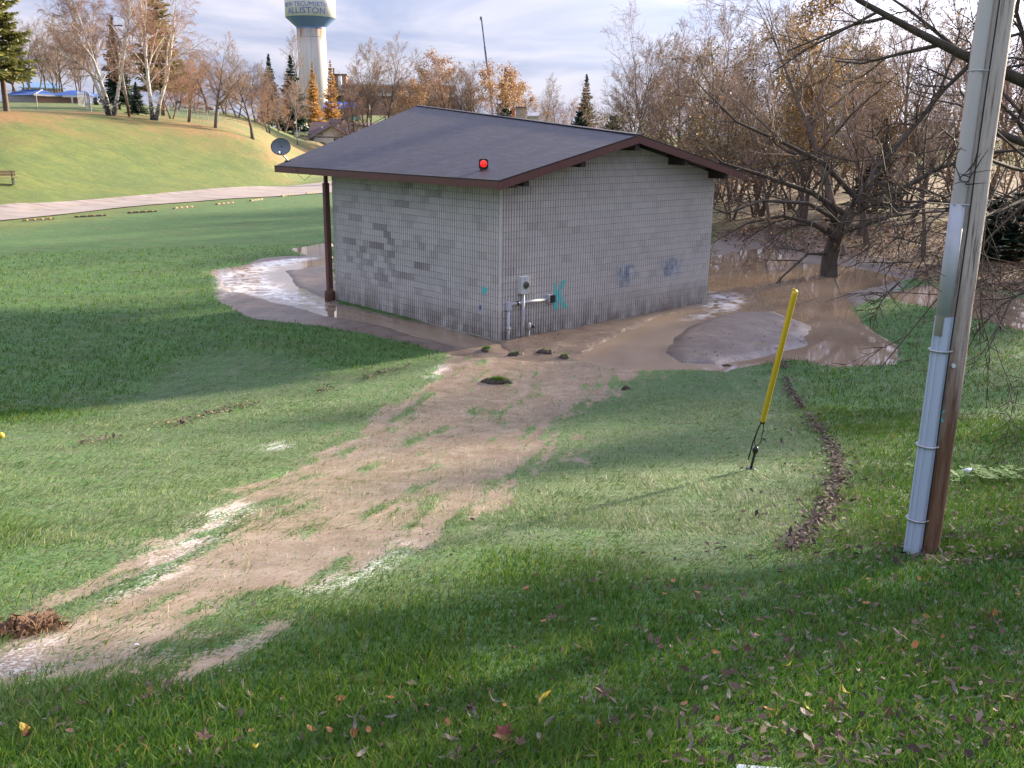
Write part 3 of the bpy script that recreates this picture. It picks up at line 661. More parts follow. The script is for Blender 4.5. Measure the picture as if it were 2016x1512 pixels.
# red lamp on the roof
lp = w2b(plane_hit(952, 334, b2w(-OE, 0, ZT), n_slope)); tocam = w2b(EYE) - lp; yaw = math.atan2(tocam[1], tocam[0])
LM = simple('red_lens', (.75, .01, .01), (.6, .008, .008), 4, .25, .0)
tl = NT('red_lit_lens'); tl.set((.8, .012, .01), .2); tl.b.inputs['Emission Color'].default_value = (1, .02, .015, 1); tl.b.inputs['Emission Strength'].default_value = .35
wl = thing('warning_lamp', 'round red warning lamp in a square black housing on the roof slope', 'lamp', b2w(*lp), BROT + yaw)
badd(MB().box(-.06, .06, -.10, .10, -.04, .05), 'base', M_BROWN, wl)
bx = MB(); s = .135
oct8 = [(0, -s, .06), (0, -s * .75, .02), (0, s * .75, .02), (0, s, .06), (0, s, .25), (0, s * .75, .30), (0, -s * .75, .30), (0, -s, .25)]
bx.poly([(-.07, y, z) for _, y, z in oct8], (.13, 0, 0)); badd(bx, 'housing', M_BLACK, wl)
ln = badd(MB().tube([(.06, 0, .165), (.085, 0, .165), (.115, 0, .165)], [.098, .095, .055], 24), 'lens', tl.m, wl, True)
badd(MB().tube([(.055, 0, .165), (.078, 0, .165)], .108, 24), 'rim', simple('dull_red_rim', (.45, .06, .05), (.35, .04, .04), 5, .5, .0), ln, True)
# satellite dish at the far eave corner
dp = w2b(plane_hit(568, 317, b2w(-OE, 0, ZT), n_slope)); dw = b2w(*dp)
sd = thing('satellite_dish', 'grey satellite dish on a bent mast at the far roof corner', 'satellite dish', dw, 0)
M_DISH = simple('dish_grey', (.16, .19, .22), (.13, .155, .18), 2, .5, .05)
def pix_at(u, v, dist): d = ray(u, v); return EYE + d * dist
dd = np.linalg.norm(dw - EYE); ctr = pix_at(553, 289, dd - .25) - dw; mtop = pix_at(555, 303, dd - .05) - dw
badd(MB().tube([(0, 0, -.02), tuple(mtop * .85), tuple(mtop)], .028, 10), 'mast', M_STEEL, sd, True)
badd(MB().box(-.12, .12, -.09, .09, -.03, .02), 'foot', M_BLACK, sd)
nrm = -(ray(553, 289)); nrm = nrm + np.array([-.18, 0, .22]); nrm /= np.linalg.norm(nrm); N = Vector(nrm); U = N.cross(Vector((0, 0, 1))).normalized(); W = U.cross(N)
ds = MB(); R0, n = .335, 28; rings = [0, .3, .6, .85, 1.0]
for r in rings:
    for k in range(n): an = 2 * math.pi * k / n; ds.v.append(tuple(Vector(ctr) + U * (math.cos(an) * R0 * 1.02 * r) + W * (math.sin(an) * R0 * .88 * r) - N * (.09 * (1 - r * r)) + N * .02))
for i in range(len(rings) - 1):
    for k in range(n): ds.f.append((i * n + k, i * n + (k + 1) % n, (i + 1) * n + (k + 1) % n, (i + 1) * n + k))
dso = badd(ds, 'reflector', M_DISH, sd, True); md = dso.modifiers.new('thickness', 'SOLIDIFY'); md.thickness = .012
badd(MB().tube([tuple(Vector(ctr) + U * (math.cos(2 * math.pi * k / 28) * R0 * 1.03) + W * (math.sin(2 * math.pi * k / 28) * R0 * .89) + N * .022) for k in range(29)], .011, 6, False), 'rim', M_BLACK, dso, True)
fe = Vector(ctr) + N * .38 - W * .30
badd(MB().tube([tuple(Vector(ctr) - W * .12 + N * .0), tuple(Vector(ctr) - W * .30 + N * .12), tuple(fe)], .014, 8), 'feed_arm', M_STEEL, sd, True)
badd(MB().tube([tuple(fe - N * .03 - W * .02), tuple(fe + N * .02), tuple(fe - N * .08 + W * .05)], [.035, .04, .03], 10), 'feed_horn', M_GREYBOX, sd, True)
badd(MB().box(mtop[0] - .05, mtop[0] + .05, mtop[1] - .1, mtop[1] + .02, mtop[2] - .03, mtop[2] + .12), 'bracket', M_STEEL, sd)
badd(MB().tube([tuple(w - dw) for w in (b2w(-OE - .05, EFAR - 1.5, ZT - .02), b2w(-OE - .06, EFAR - 1.7, ZT - .25), b2w(-OE - .06, EFAR - 2.1, ZT - .42), b2w(-OE - .02, EFAR - 2.5, ZT - .2))], .008, 5), 'cable', M_BLACK, sd)

# ------------------------------------------------------------------ utility pole
pxl = place(1813, 1086); PXY = (pxl[0], pxl[1]); PZ = pxl[2]
M_POLE = mat_pole()
up = thing('utility_pole', 'weathered grey wooden utility pole with brown stained foot and pale cable guard', 'utility pole', (PXY[0], PXY[1], PZ), 0)
lean = (.004, .0); pole = MB(); zs = np.linspace(-.6, 11.0, 30)
pr = lambda z: .140 - .0026 * z
ptsP = [(lean[0] * z + .006 * math.sin(z * 1.3), lean[1] * z, z) for z in zs]
pole.tube(ptsP, [pr(z) * (1 + .02 * math.sin(z * 5)) for z in zs], 28); pole.build('shaft', M_POLE, up, True)
M_GUARD = simple('pale_blue_grey_plastic', (.43, .50, .62), (.38, .45, .56), 4, .42, .12, stretch=(1, 1, .05)); M_CONDUIT = simple('weathered_pvc', (.50, .475, .465), (.38, .36, .35), 3, .5, .12, stretch=(1, 1, .15))
ga = math.radians(217)          # side of the pole the cable runs down (towards the camera's left)
gd = np.array([math.cos(ga), math.sin(ga)]); gt = np.array([-gd[1], gd[0]])
def on_pole(z, out, side=0.0): r = pr(z) + out; return (lean[0] * z + gd[0] * r + gt[0] * side, lean[1] * z + gd[1] * r + gt[1] * side, z)
GT = height_for(1845, 617, PXY[0], PXY[1], PZ)
# U guard: ribbed channel
ug = MB(); ring = []
prof = [(-.068, -.03), (-.066, .035), (-.05, .062), (-.033, .07), (-.03, .064), (-.012, .064), (-.009, .07), (.012, .07), (.015, .064), (.033, .064), (.036, .07), (.05, .062), (.066, .035), (.068, -.03)]
for z in (.0, GT):
    for s, o in prof: ug.v.append(on_pole(z, o, s))
k = len(prof)
for i in range(k - 1): ug.f.append((i, i + 1, k + i + 1, k + i))
ug.f.append(tuple(range(k, 2 * k)))
ugo = ug.build('cable_guard', M_GUARD, up)
for zz in (.35, GT * .48, GT - .28):
    st = MB(); st.tube([on_pole(zz, -.02, -.085), on_pole(zz, .045, -.075), on_pole(zz, .078, -.04), on_pole(zz, .078, .04), on_pole(zz, .045, .075), on_pole(zz, -.02, .085)], .011, 6); st.build('strap', M_STEEL, ugo)
cz = np.linspace(GT - .15, 10.9, 14); cdm = MB(); cdm.tube([on_pole(z, .034, .0) for z in cz], .052, 14); cdo = cdm.build('conduit', M_CONDUIT, up, True)
cdm = MB(); cdm.tube([on_pole(z, .034, .0) for z in (GT + .02, GT + .9)], .058, 14); cdm.build('sleeve', M_PVC, cdo, True)
for zz in (GT + .9, GT + 1.9, GT + 2.85, GT + 4.0):
    st = MB(); st.tube([on_pole(zz, .0, -.075), on_pole(zz, .06, -.055), on_pole(zz, .092, .0), on_pole(zz, .06, .055), on_pole(zz, .0, .085)], .006, 5); st.build('strap', M_STEEL, cdo)
gw = MB(); gw.tube([on_pole(z, .004, .085 + .004 * math.sin(z * 3)) for z in np.linspace(.0, 10.9, 24)], .006, 5); gw.build('ground_wire', M_BLACK, up)
# turquoise K brushed on the pole
kd = math.atan2(-PXY[1], -PXY[0]) + .10
def pole_pt(ang, z, o=.003): r = pr(z) * 1.015 + o; return (lean[0] * z + math.cos(ang) * r, lean[1] * z + math.sin(ang) * r, z)
KZ = height_for(1850, 810, PXY[0], PXY[1], PZ)
km = MB()
def stroke(p, q, w):
    n = 6; a0, z0 = p; a1, z1 = q
    for i in range(n):
        t0, t1 = i / n, (i + 1) / n; A = (a0 + (a1 - a0) * t0, z0 + (z1 - z0) * t0); B = (a0 + (a1 - a0) * t1, z0 + (z1 - z0) * t1)
        ww = w * random.uniform(.8, 1.2)
        if abs(z1 - z0) > .03: km.poly([pole_pt(A[0] - ww, A[1]), pole_pt(A[0] + ww, A[1]), pole_pt(B[0] + ww, B[1]), pole_pt(B[0] - ww, B[1])])
kl = kd - .18
stroke((kl, KZ + .045), (kl + .02, KZ - .035), .045); stroke((kl + .28, KZ + .05), (kl + .08, KZ - .0), .05); stroke((kl + .06, KZ + .01), (kl + .28, KZ - .05), .05)
km.build('paint_mark', M_TURQ, up)
nz = height_for(1875, 713, PXY[0], PXY[1], PZ); nl = MB(); p0 = pole_pt(kd + .25, nz, 0); p1 = pole_pt(kd + .25, nz, .02); nl.tube([p0, p1], .018, 8); nl.build('bolt', M_GREYBOX, up)

# ------------------------------------------------------------------ guy anchor with yellow guard
ax, ay, az = place(1478, 924)
top = np.array([PXY[0], PXY[1], PZ + 10.6]); A = np.array([ax, ay, az]); gdir = (top - A) / np.linalg.norm(top - A)
ga_ = thing('guy_anchor', 'yellow plastic guy guard leaning above a black anchor rod in the lawn', 'guy wire', (ax, ay, az), 0)
M_YEL = simple('yellow_plastic', (.72, .50, .03), (.62, .42, .03), 3, .45, .08, stretch=(1, 1, .1))
GP = lambda t: tuple(gdir * t)
MB().tube([GP(-.4), GP(.34)], .020, 8).build('rod', M_BLACK, ga_, True); MB().tube([(0, 0, -.02), (0, 0, .02)], [.09, .06], 10).build('soil_plate', M_BLACK, ga_)
MB().tube([GP(.28), GP(.36), GP(.42)], [.02, .045, .02], 10).build('eye_nut', M_BLACK, ga_, True)
side = np.cross(gdir, [0, 1, 0]); side /= np.linalg.norm(side)
for sgn in (-1, 1):
    MB().tube([GP(.40), tuple(gdir * .52 + side * .045 * sgn), tuple(gdir * .78 + side * .035 * sgn), GP(.92)], .007, 5).build('guy_grip', M_BLACK, ga_)
MB().tube([tuple(gdir * .18 + side * .07), tuple(gdir * .5 + side * .062), tuple(gdir * .8 + side * .03)], .010, 5).build('tail_wire', M_BLACK, ga_)
MB().tube([GP(.85), GP(10.9 if np.linalg.norm(top - A) > 10.9 else np.linalg.norm(top - A) - .1)], .0045, 5).build('wire', M_STEEL, ga_)
zt_ = 2.98
gl = MB()
for rr, t0, t1 in ((.036, .88, zt_),): gl.tube([GP(t0), GP(t0 + .02), GP(t1 - .05), GP(t1)], [rr * .85, rr, rr, rr * .9], 14)
gu = gl.build('guard', M_YEL, ga_, True)
MB().bar(tuple(gdir * .95 + side * .034), tuple(gdir * (zt_ - .1) + side * .034), .006, .008).build('seam', M_YEL, gu)
MB().tube([GP(.86), GP(.90)], .034, 12).build('collar', M_BLACK, gu)
MB().tube([tuple(gdir * (zt_ - .05) + side * .01), tuple(gdir * (zt_ + .03) + side * .025)], [.02, .012], 8).build('tip', M_YEL, gu)

# ------------------------------------------------------------------ tree builders
def tubes_np(branches):
    groups = {}
    for pts, rad, n in branches: groups.setdefault((len(pts), n), []).append((pts, rad))
    VV, FF, off = [], [], 0
    for (k, n), lst in groups.items():
        P = np.array([a for a, _ in lst]); R = np.array([b for _, b in lst]); B = len(lst)
        d = P[:, -1] - P[:, 0]; d /= np.linalg.norm(d, axis=1)[:, None] + 1e-9
        ref = np.where(np.abs(d[:, 2:3]) < .9, np.array([[0, 0, 1.0]]), np.array([[1.0, 0, 0]])); a = np.cross(d, ref); a /= np.linalg.norm(a, axis=1)[:, None]; b = np.cross(d, a)
        an = 2 * np.pi * np.arange(n) / n
        ring = a[:, None, None, :] * np.cos(an)[None, None, :, None] + b[:, None, None, :] * np.sin(an)[None, None, :, None]
        V = P[:, :, None, :] + ring * R[:, :, None, None]; VV.append(V.reshape(-1, 3))
        base = np.arange(B)[:, None, None] * (k * n); i = np.arange(k - 1)[None, :, None] * n; j = np.arange(n)[None, None, :]; j1 = (j + 1) % n
        F = np.stack([base + i + j, base + i + j1, base + i + n + j1, base + i + n + j], -1).reshape(-1, 4) + off; FF.append(F); off += B * k * n
    return np.concatenate(VV), np.concatenate(FF)
def unit(v): return v / (np.linalg.norm(v) + 1e-9)
def perp(rg, d):
    a = rg.normal(size=3); a -= d * (a @ d); return unit(a)
def grow(seed, H, r0, spec, lean=(0, 0), stems=1, clear=.25, limbs=None, splay=.25):
    """spec: per level (count, angle deg, length ratio, droop, wiggle). Returns big branches, fine branches, tips."""
    rg = np.random.default_rng(seed); big, fine, tips = [], [], []
    def branch(p, d, L, r, lev, r1=None):
        k = 7 if lev == 0 else (5 if lev == 1 else (4 if lev == 2 else 3)); pts = [p]; dd = d; wig = spec[min(lev, len(spec) - 1)][4]; dro = spec[min(lev, len(spec) - 1)][3]
        for i in range(k - 1):
            dd = unit(dd + rg.normal(size=3) * wig + np.array([0, 0, dro])); pts.append(pts[-1] + dd * L / (k - 1))
        r1 = r * (.35 if lev == 0 else .4) if r1 is None else r1
        rad = np.linspace(r, r1, k); n = 9 if lev == 0 else (6 if lev == 1 else (4 if lev == 2 else 3))
        (big if lev <= 1 else fine).append((np.array(pts), rad, n)); return np.array(pts), rad
    def spawn(pts, rad, L, lev):
        if lev >= len(spec): tips.append(pts[-1]); return
        cnt, ang, ratio, _, _ = spec[lev]; t0 = clear if lev == 0 else .18
        c = max(1, int(round(cnt * rg.uniform(.8, 1.2))))
        for q in range(c):
            t = t0 + (1 - t0) * ((q + rg.random()) / c); f = t * (len(pts) - 1); i = min(int(f), len(pts) - 2); w = f - i
            p = pts[i] * (1 - w) + pts[i + 1] * w; r = rad[i] * (1 - w) + rad[i + 1] * w; d = unit(pts[i + 1] - pts[i])
            an = math.radians(ang * rg.uniform(.7, 1.25) * (1.15 - .35 * t)); nd = unit(d * math.cos(an) + perp(rg, d) * math.sin(an))
            LL = L * ratio * rg.uniform(.7, 1.15) * (1.15 - .55 * t if lev == 0 else 1.05 - .35 * t)
            P, R = branch(p, nd, LL, max(r * (.55 if lev < 2 else .6), RMIN), lev + 1)
            spawn(P, R, LL, lev + 1)
    if limbs is not None:
        for pts, rads in limbs:
            pts = np.array(pts, float); L = np.linalg.norm(np.diff(pts, axis=0), axis=1).sum(); big.append((pts, np.array(rads, float), 9)); spawn(pts, np.array(rads, float), L, 1)
        return big, fine, tips
    for s in range(stems):
        a = 2 * math.pi * s / max(stems, 1) + rg.uniform(-.4, .4); d = unit(np.array([lean[0] + (math.cos(a) * splay if stems > 1 else 0), lean[1] + (math.sin(a) * splay if stems > 1 else 0), 1.0]))
        hh = H * (1 if stems == 1 else rg.uniform(.8, 1)); P, R = branch(np.array([math.cos(a) * .15 * (stems > 1), math.sin(a) * .15 * (stems > 1), -.3]), d, hh, r0 * (1 if stems == 1 else .7), 0, RMIN)
        # flared foot
        R[0] *= 1.35; spawn(P, R, hh, 0)
    return big, fine, tips
RMIN = .012
def leaf_cards(pts, n, spread, size, rg, droop=.0):
    k = rg.integers(0, len(pts), n); c = pts[k] + rg.normal(size=(n, 3)) * spread; a = rg.normal(size=(n, 3)); a[:, 2] -= droop; a /= np.linalg.norm(a, axis=1)[:, None]
    b = np.cross(a, rg.normal(size=(n, 3))); b /= np.linalg.norm(b, axis=1)[:, None]; s = size * rg.uniform(.6, 1.3, (n, 1))
    V = np.stack([c - a * s, c + b * s * .5, c + a * s, c - b * s * .5], 1).reshape(-1, 3); F = np.arange(4 * n).reshape(n, 4); return V, F, np.repeat(rg.random(n), 4)
PROTO = {}
def tree_meshes(key, big, fine, bark, twig, leaves=None, leafmat=None):
    V, F = tubes_np(big); tm = np_mesh('trunk', V, F); tm.materials.append(bark); tm.shade_smooth()
    V, F = tubes_np(fine); rnd = np.zeros(len(V)); mi = np.zeros(len(F), np.int32)
    if leaves is not None:
        LV, LF, LR = leaves; F = np.concatenate([F, LF + len(V)]); V = np.concatenate([V, LV]); rnd = np.concatenate([rnd, LR]); mi = np.concatenate([mi, np.ones(len(LF), np.int32)])
    cm = np_mesh('crown', V, F); cm.materials.append(twig)
    if leaves is not None: cm.materials.append(leafmat); cm.polygons.foreach_set('material_index', mi)
    attr(cm, 'rnd', rnd); PROTO[key] = (tm, cm); return tm, cm
M_BARK = mat_bark('grey_brown_bark', (.17, .125, .095), (.075, .052, .040)); M_BARKD = mat_bark('dark_bark', (.085, .068, .050), (.035, .027, .020))
M_TWIG = simple('brown_twigs', (.33, .24, .17), (.24, .17, .12), .5, .9, 0); M_TWIGR = simple('russet_twigs', (.40, .25, .17), (.29, .175, .12), .5, .9, 0); M_TWIGD = simple('dark_twigs', (.075, .055, .040), (.045, .032, .024), .8, .9, 0); M_TWIGP = simple('pale_twigs', (.34, .26, .21), (.24, .18, .145), .5, .9, 0)
tb = NT('birch_bark'); o_ = tb.obj(); nb = tb.noise(tb.scale(o_, (1, 1, 2.5)), 2.2, 6, .75); zb = tb.n('ShaderNodeSeparateXYZ', {0: o_}).outputs[2]
cb = tb.ramp(tb.math('ADD', nb, tb.rng(zb, 0, 2.6, -.22, .0)), [(.36, (.035, .03, .028)), (.44, (.50, .46, .41)), (.7, (.78, .73, .66))]); M_BIRCH = tb.set(cb, .75)
G_OR = mat_leaf('orange_brown_leaves', [(0, (.20, .10, .045)), (.5, (.34, .19, .085)), (1, (.46, .30, .13))])
G_GOLD = mat_leaf('golden_brown_leaves', [(0, (.10, .06, .02)), (.5, (.20, .125, .035)), (.85, (.33, .20, .05)), (1, (.50, .31, .07))], .35)
G_LARCH = mat_leaf('golden_larch_needles', [(0, (.34, .16, .03)), (.5, (.54, .29, .06)), (1, (.66, .42, .12))], .35)
G_SPRUCE = mat_leaf('spruce_needles', [(0, (.010, .026, .016)), (.6, (.022, .050, .028)), (1, (.045, .085, .040))], .15)
G_PINE = mat_leaf('pine_needles', [(0, (.06, .075, .02)), (.6, (.15, .16, .04)), (1, (.28, .25, .08))], .4)
G_CEDAR = mat_leaf('yellow_green_sprays', [(0, (.035, .040, .010)), (.5, (.10, .09, .022)), (.85, (.22, .16, .04)), (1, (.42, .27, .06))], .3)

def bare(key, seed, H, r0, spec, bark=None, twig=None, leaves=0, leafmat=None, leafsize=.09, **kw):
    big, fine, tips = grow(seed, H, r0, spec, **kw); lv = None
    if leaves:
        rg = np.random.default_rng(seed + 99); tp = np.array([b[0][-1] for b in fine[-max(200, len(fine) // 2):]]); lv = leaf_cards(tp, leaves, .25, leafsize, rg, .4)
    return tree_meshes(key, big, fine, bark or M_BARK, twig or M_TWIG, lv, leafmat)
SP_ROUND = [(16, 48, .46, .02, .10), (8, 44, .52, .03, .13), (6, 42, .52, .03, .16), (4, 40, .55, .02, .18)]
SP_TALL = [(20, 36, .36, .05, .07), (8, 38, .50, .05, .11), (6, 36, .52, .04, .15), (4, 36, .55, .03, .18)]
SP_WOOD = [(18, 36, .36, .05, .08), (8, 38, .50, .05, .12), (5, 36, .52, .04, .16), (3, 36, .55, .03, .2)]
SP_LIGHT = [(14, 44, .45, .03, .10), (7, 44, .50, .03, .14), (6, 42, .52, .02, .17), (4, 40, .5, .0, .2)]
RMIN = .012
bare('round_a', 1, 9, .20, SP_ROUND, clear=.22); bare('round_b', 2, 9, .20, SP_ROUND, twig=M_TWIGR, clear=.20, stems=2, splay=.22)
bare('tall_a', 3, 14, .24, SP_TALL, twig=M_TWIGP, clear=.28); bare('tall_b', 4, 14, .22, SP_TALL, clear=.3, stems=3, splay=.18)
bare('rust', 5, 9, .18, SP_ROUND, twig=M_TWIGR, clear=.2, leaves=2200, leafmat=G_OR, leafsize=.13)
RMIN = .0065
bare('wood_a', 6, 15, .20, SP_WOOD, twig=M_TWIG, clear=.3); bare('wood_b', 8, 12, .18, SP_LIGHT, twig=M_TWIGR, clear=.15, stems=3, splay=.35, leaves=2600, leafmat=G_CEDAR, leafsize=.10)
SP_BIRCH = [(13, 30, .40, .04, .09), (8, 40, .50, -.03, .12), (7, 40, .55, -.12, .14), (5, 40, .6, -.16, .16)]
bare('leafy', 14, 15, .26, SP_WOOD, twig=M_TWIG, clear=.12, stems=2, splay=.14, leaves=11000, leafmat=G_GOLD, leafsize=.085)
RMIN = .011
bare('birch_a', 11, 16, .36, SP_BIRCH, bark=M_BIRCH, twig=M_TWIGR, clear=.26, stems=4, splay=.24); bare('birch_b', 12, 15, .34, SP_BIRCH, bark=M_BIRCH, twig=M_TWIGR, clear=.22, stems=3, splay=.22)
bare('birch_s', 13, 12, .17, SP_TALL, bark=M_BIRCH, twig=M_TWIGP, clear=.45)
def conifer(key, seed, H, r0, base_r, leafmat, rows=34, per=9, start=.08, droop=-.25, sprays=11, wid=.10, twig=None, bark=None, taper=1.0, lift=0.0):
    rg = np.random.default_rng(seed); big = [(np.array([(0, 0, -.3), (0, 0, H * .5), (0, 0, H)]), np.array([r0 * 1.2, r0 * .6, .02]), 8)]; fine = []; LV, LR = [], []
    for i in range(rows):
        t = start + (1 - start) * (i + rg.random()) / rows; z = H * t; L = base_r * (1 - (t - start) / (1 - start)) ** taper * rg.uniform(.75, 1.1) + .12
        for k in range(per):
            a = rg.uniform(0, 2 * math.pi); LL = L * rg.uniform(.40, 1.18); d = np.array([math.cos(a), math.sin(a), lift * t + droop * (1 - t) + .15 * t]); d = unit(d)
            p0 = np.array([0, 0, z]); p1 = p0 + d * LL * .6; p2 = p1 + unit(d + np.array([0, 0, .22])) * LL * .4
            fine.append((np.array([p0, p1, p2]), np.array([.035, .02, .008]) * (r0 / .2) ** .5, 3))
            s = np.cross(d, [0, 0, 1.0]); s = unit(s)
            for q in range(sprays):
                w = (q + rg.random()) / sprays; w = .15 + .85 * w; c = p0 + (p1 - p0) * min(w / .6, 1) + (p2 - p1) * max((w - .6) / .4, 0)
                sd = rg.choice([-1, 1]); out = unit(d * .7 + s * sd * rg.uniform(.4, 1.1) + np.array([0, 0, rg.uniform(-.45, .1)])); l = LL * rg.uniform(.16, .34) * (1.2 - .5 * w) + .08; ww = wid * rg.uniform(.6, 1.3) * (.5 + .5 * LL / base_r)
                n2 = unit(np.cross(out, rg.normal(size=3))); LV += [c - n2 * ww * .5, c + n2 * ww * .5, c + out * l + n2 * ww * .12, c + out * l - n2 * ww * .12]; LR.append(rg.random())
    LV = np.array(LV); LF = np.arange(len(LV)).reshape(-1, 4)
    return tree_meshes(key, big, fine, bark or M_BARK, twig or M_TWIGD, (LV, LF, np.repeat(LR, 4)), leafmat)
conifer('spruce', 21, 12, .2, 2.9, G_SPRUCE, rows=64, per=11, sprays=13, wid=.36)
conifer('larch', 22, 12, .2, 2.6, G_LARCH, rows=56, per=10, droop=-.05, sprays=12, wid=.20, lift=.3)
conifer('pine', 23, 18, .35, 4.6, G_PINE, rows=50, per=9, start=.18, droop=-.12, sprays=22, wid=.40, taper=.7)
conifer('cedar', 25, 4, .1, 1.1, G_SPRUCE, rows=24, per=9, start=.02, droop=.2, sprays=8, wid=.16, lift=.8, taper=.7)
PH = dict(round_a=9.3, round_b=9.0, tall_a=14.8, tall_b=14.2, rust=9.3, wood_a=15.6, wood_b=12, birch_a=16, birch_b=15, birch_s=12.5, spruce=12, larch=12, pine=18, leafy=15.5, cedar=4)
tr_rng = random.Random(3)
ORD = 'first second third fourth fifth sixth seventh eighth ninth tenth eleventh twelfth thirteenth fourteenth fifteenth sixteenth seventeenth eighteenth nineteenth twentieth twenty-first twenty-second twenty-third'.split()
def plant(key, name, label, x, y, h, rz=None, group=None, sq=1.0, cat='tree', z=None):
    z = gz(x, y) if z is None else z; s = h / PH[key]
    t = thing(name, label, cat, (x, y, z - .05), tr_rng.uniform(0, 6.28) if rz is None else rz, group); t.scale = (s * sq, s * sq, s)
    for nm, me in zip(('trunk', 'crown'), PROTO[key]): o = bpy.data.objects.new(nm, me); COL.objects.link(o); o.parent = t
    return t
def plant_px(key, name, label, u, vtop, dist, **kw):
    d = ray(u, 260); k = dist / math.hypot(d[0], d[1]); x, y = d[0] * k, d[1] * k; z = gz(x, y); return plant(key, name, label, x, y, height_for(u, vtop, x, y, z), z=z, **kw)

# ---- left hill
plant_px('pine', 'pine_tree', 'sunlit pine with bare lower trunk at the left picture edge on the hill', 18, -150, 108, rz=1.0, sq=.75)
plant_px('birch_a', 'birch_tree', 'large white-stemmed birch clump right of the blue-roofed pavilion on the hill', 222, -95, 116, rz=.4, sq=.85)
plant_px('birch_b', 'birch_tree', 'white-stemmed birch clump in front of the tall dark pine', 305, -70, 118, rz=2.2, sq=.9)
plant_px('pine', 'pine_tree', 'tall dark green pine rising behind the birches', 325, -70, 135, rz=2.0, sq=.72)
plant_px('spruce', 'spruce_tree', 'narrow dark spruce between the two birch clumps', 240, 30, 140, sq=.8)
plant_px('spruce', 'spruce_tree', 'low dark spruce under the birch crowns', 275, 160, 128, sq=1.3)
plant_px('round_b', 'bare_tree', 'bare reddish tree just right of the tall pine', 372, 110, 122)
plant_px('round_a', 'bare_tree', 'bare twin-trunked tree at the chain-link fence end', 425, 92, 118, rz=.5)
plant_px('round_a', 'bare_tree', 'bare round-crowned tree low on the hill shoulder nearest the satellite dish', 497, 120, 118, rz=2.5)
plant_px('round_b', 'bare_tree', 'bare shrubby tree between the fence and pine', 340, 130, 126)
for i, (u, vt, dd) in enumerate([(5, 45, 205), (45, 35, 210), (75, 55, 205), (105, 42, 215), (135, 60, 205), (165, 50, 210), (190, 70, 220), (30, 60, 230), (120, 50, 235), (60, 40, 240), (255, 90, 200), (355, 120, 180)]):
    plant_px(('wood_a', 'tall_a', 'tall_b')[i % 3], 'bare_tree', (f'tall bare brown tree behind the pavilions, {ORD[i]} of the front row from the left' if i < 7 else f'bare brown tree behind the pavilions, {ORD[i - 7]} of the back row') if i < 10 else ('bare tree glimpsed behind the birch clump stems' if i == 10 else 'bare tree behind the pine and fence on the hill'), u, vt, dd, group='bare wood behind the pavilions')
for i, (u, vt, dd) in enumerate([(352, 120, 178), (388, 112, 185), (412, 100, 176), (446, 118, 182), (470, 125, 174), (505, 130, 180), (522, 150, 186), (556, 140, 200)]):
    plant_px(('round_b', 'tall_b', 'round_a', 'round_b')[i % 4], 'bare_tree', f'pinkish bare tree in the row behind the hill shoulder, {ORD[i]} from the tall pine', u, vt, dd, group='row behind the hill shoulder', sq=1.15)
# ---- around the tower
plant_px('spruce', 'spruce_tree', 'slender spruce left of the water tower', 536, 105, 230, sq=.75)
plant_px('spruce', 'spruce_tree', 'broad dark spruce directly left of the tower shaft', 578, 108, 215, sq=.95)
plant_px('tall_a', 'bare_tree', 'tall thin bare tree against the tower shaft', 600, 78, 250, sq=.8)
plant_px('larch', 'larch_tree', 'golden larch in front of the tower shaft', 620, 122, 225, sq=.85)
plant_px('larch', 'larch_tree', 'taller orange larch right of the tower shaft', 655, 118, 222, sq=.8)
plant_px('birch_s', 'birch_tree', 'slim white birch beside the small chain-link enclosure', 585, 168, 172, sq=.8)
plant_px('round_a', 'bare_tree', 'small bare tree on the orange leaf slope', 548, 195, 190)
plant_px('round_b', 'bare_tree', 'bare bushy tree between hill shoulder and leaf slope', 530, 165, 160)
plant_px('rust', 'bare_tree', 'russet bush below the slim white birch', 560, 215, 210)
for u, vt, dd, k, lb in [(722, 100, 190, 'tall_b', 'tall pale bare tree left of a pair before the brick hospital'), (755, 90, 195, 'tall_a', 'tallest pale bare tree before the brick hospital'), (785, 130, 190, 'round_a', 'bare tree at the hospital end above the roof peak'),
                     (700, 150, 185, 'round_b', 'low bare tree beside the blue canopy'), (820, 130, 200, 'round_b', 'bare reddish tree straight above the roof peak'), (805, 185, 175, 'rust', 'coral-red shrub just behind the roof peak'),
                     (845, 135, 205, 'rust', 'bare tree with russet crown right of the roof peak'), (870, 130, 195, 'round_b', 'bare pinkish tree in the row behind the ridge, second from the peak'), (895, 145, 190, 'round_a', 'greyer bare tree midway along the ridge'),
                     (920, 142, 190, 'tall_b', 'upright bare tree left of the crane boom'), (945, 150, 190, 'round_a', 'bare forked tree at the foot of the crane boom'), (975, 158, 185, 'rust', 'orange-leaved tree right of the crane boom'),
                     (1005, 160, 200, 'rust', 'second orange-leaved tree beside the tall spruce'), (1072, 158, 260, 'tall_a', 'pale feathery tree alone in the gap of the skyline'), (1095, 185, 250, 'round_a', 'small round bare tree right of the skyline gap'),
                     (1035, 190, 210, 'rust', 'low russet shrub under the skyline gap'), (1120, 195, 180, 'round_b', 'low purple-brown shrub behind the ridge'), (1175, 185, 150, 'wood_b', 'russet thicket behind the right part of the ridge'), (1060, 205, 170, 'wood_b', 'low russet thicket behind the ridge under the gap')]:
    plant_px(k, 'bare_tree', lb, u, vt, dd)
plant_px('spruce', 'spruce_tree', 'spruce standing above the orange trees right of the crane', 994, 132, 260, sq=.8)
plant_px('spruce', 'spruce_tree', 'hazy spruce left of the tall right-hand wood', 1152, 145, 190, sq=.75)
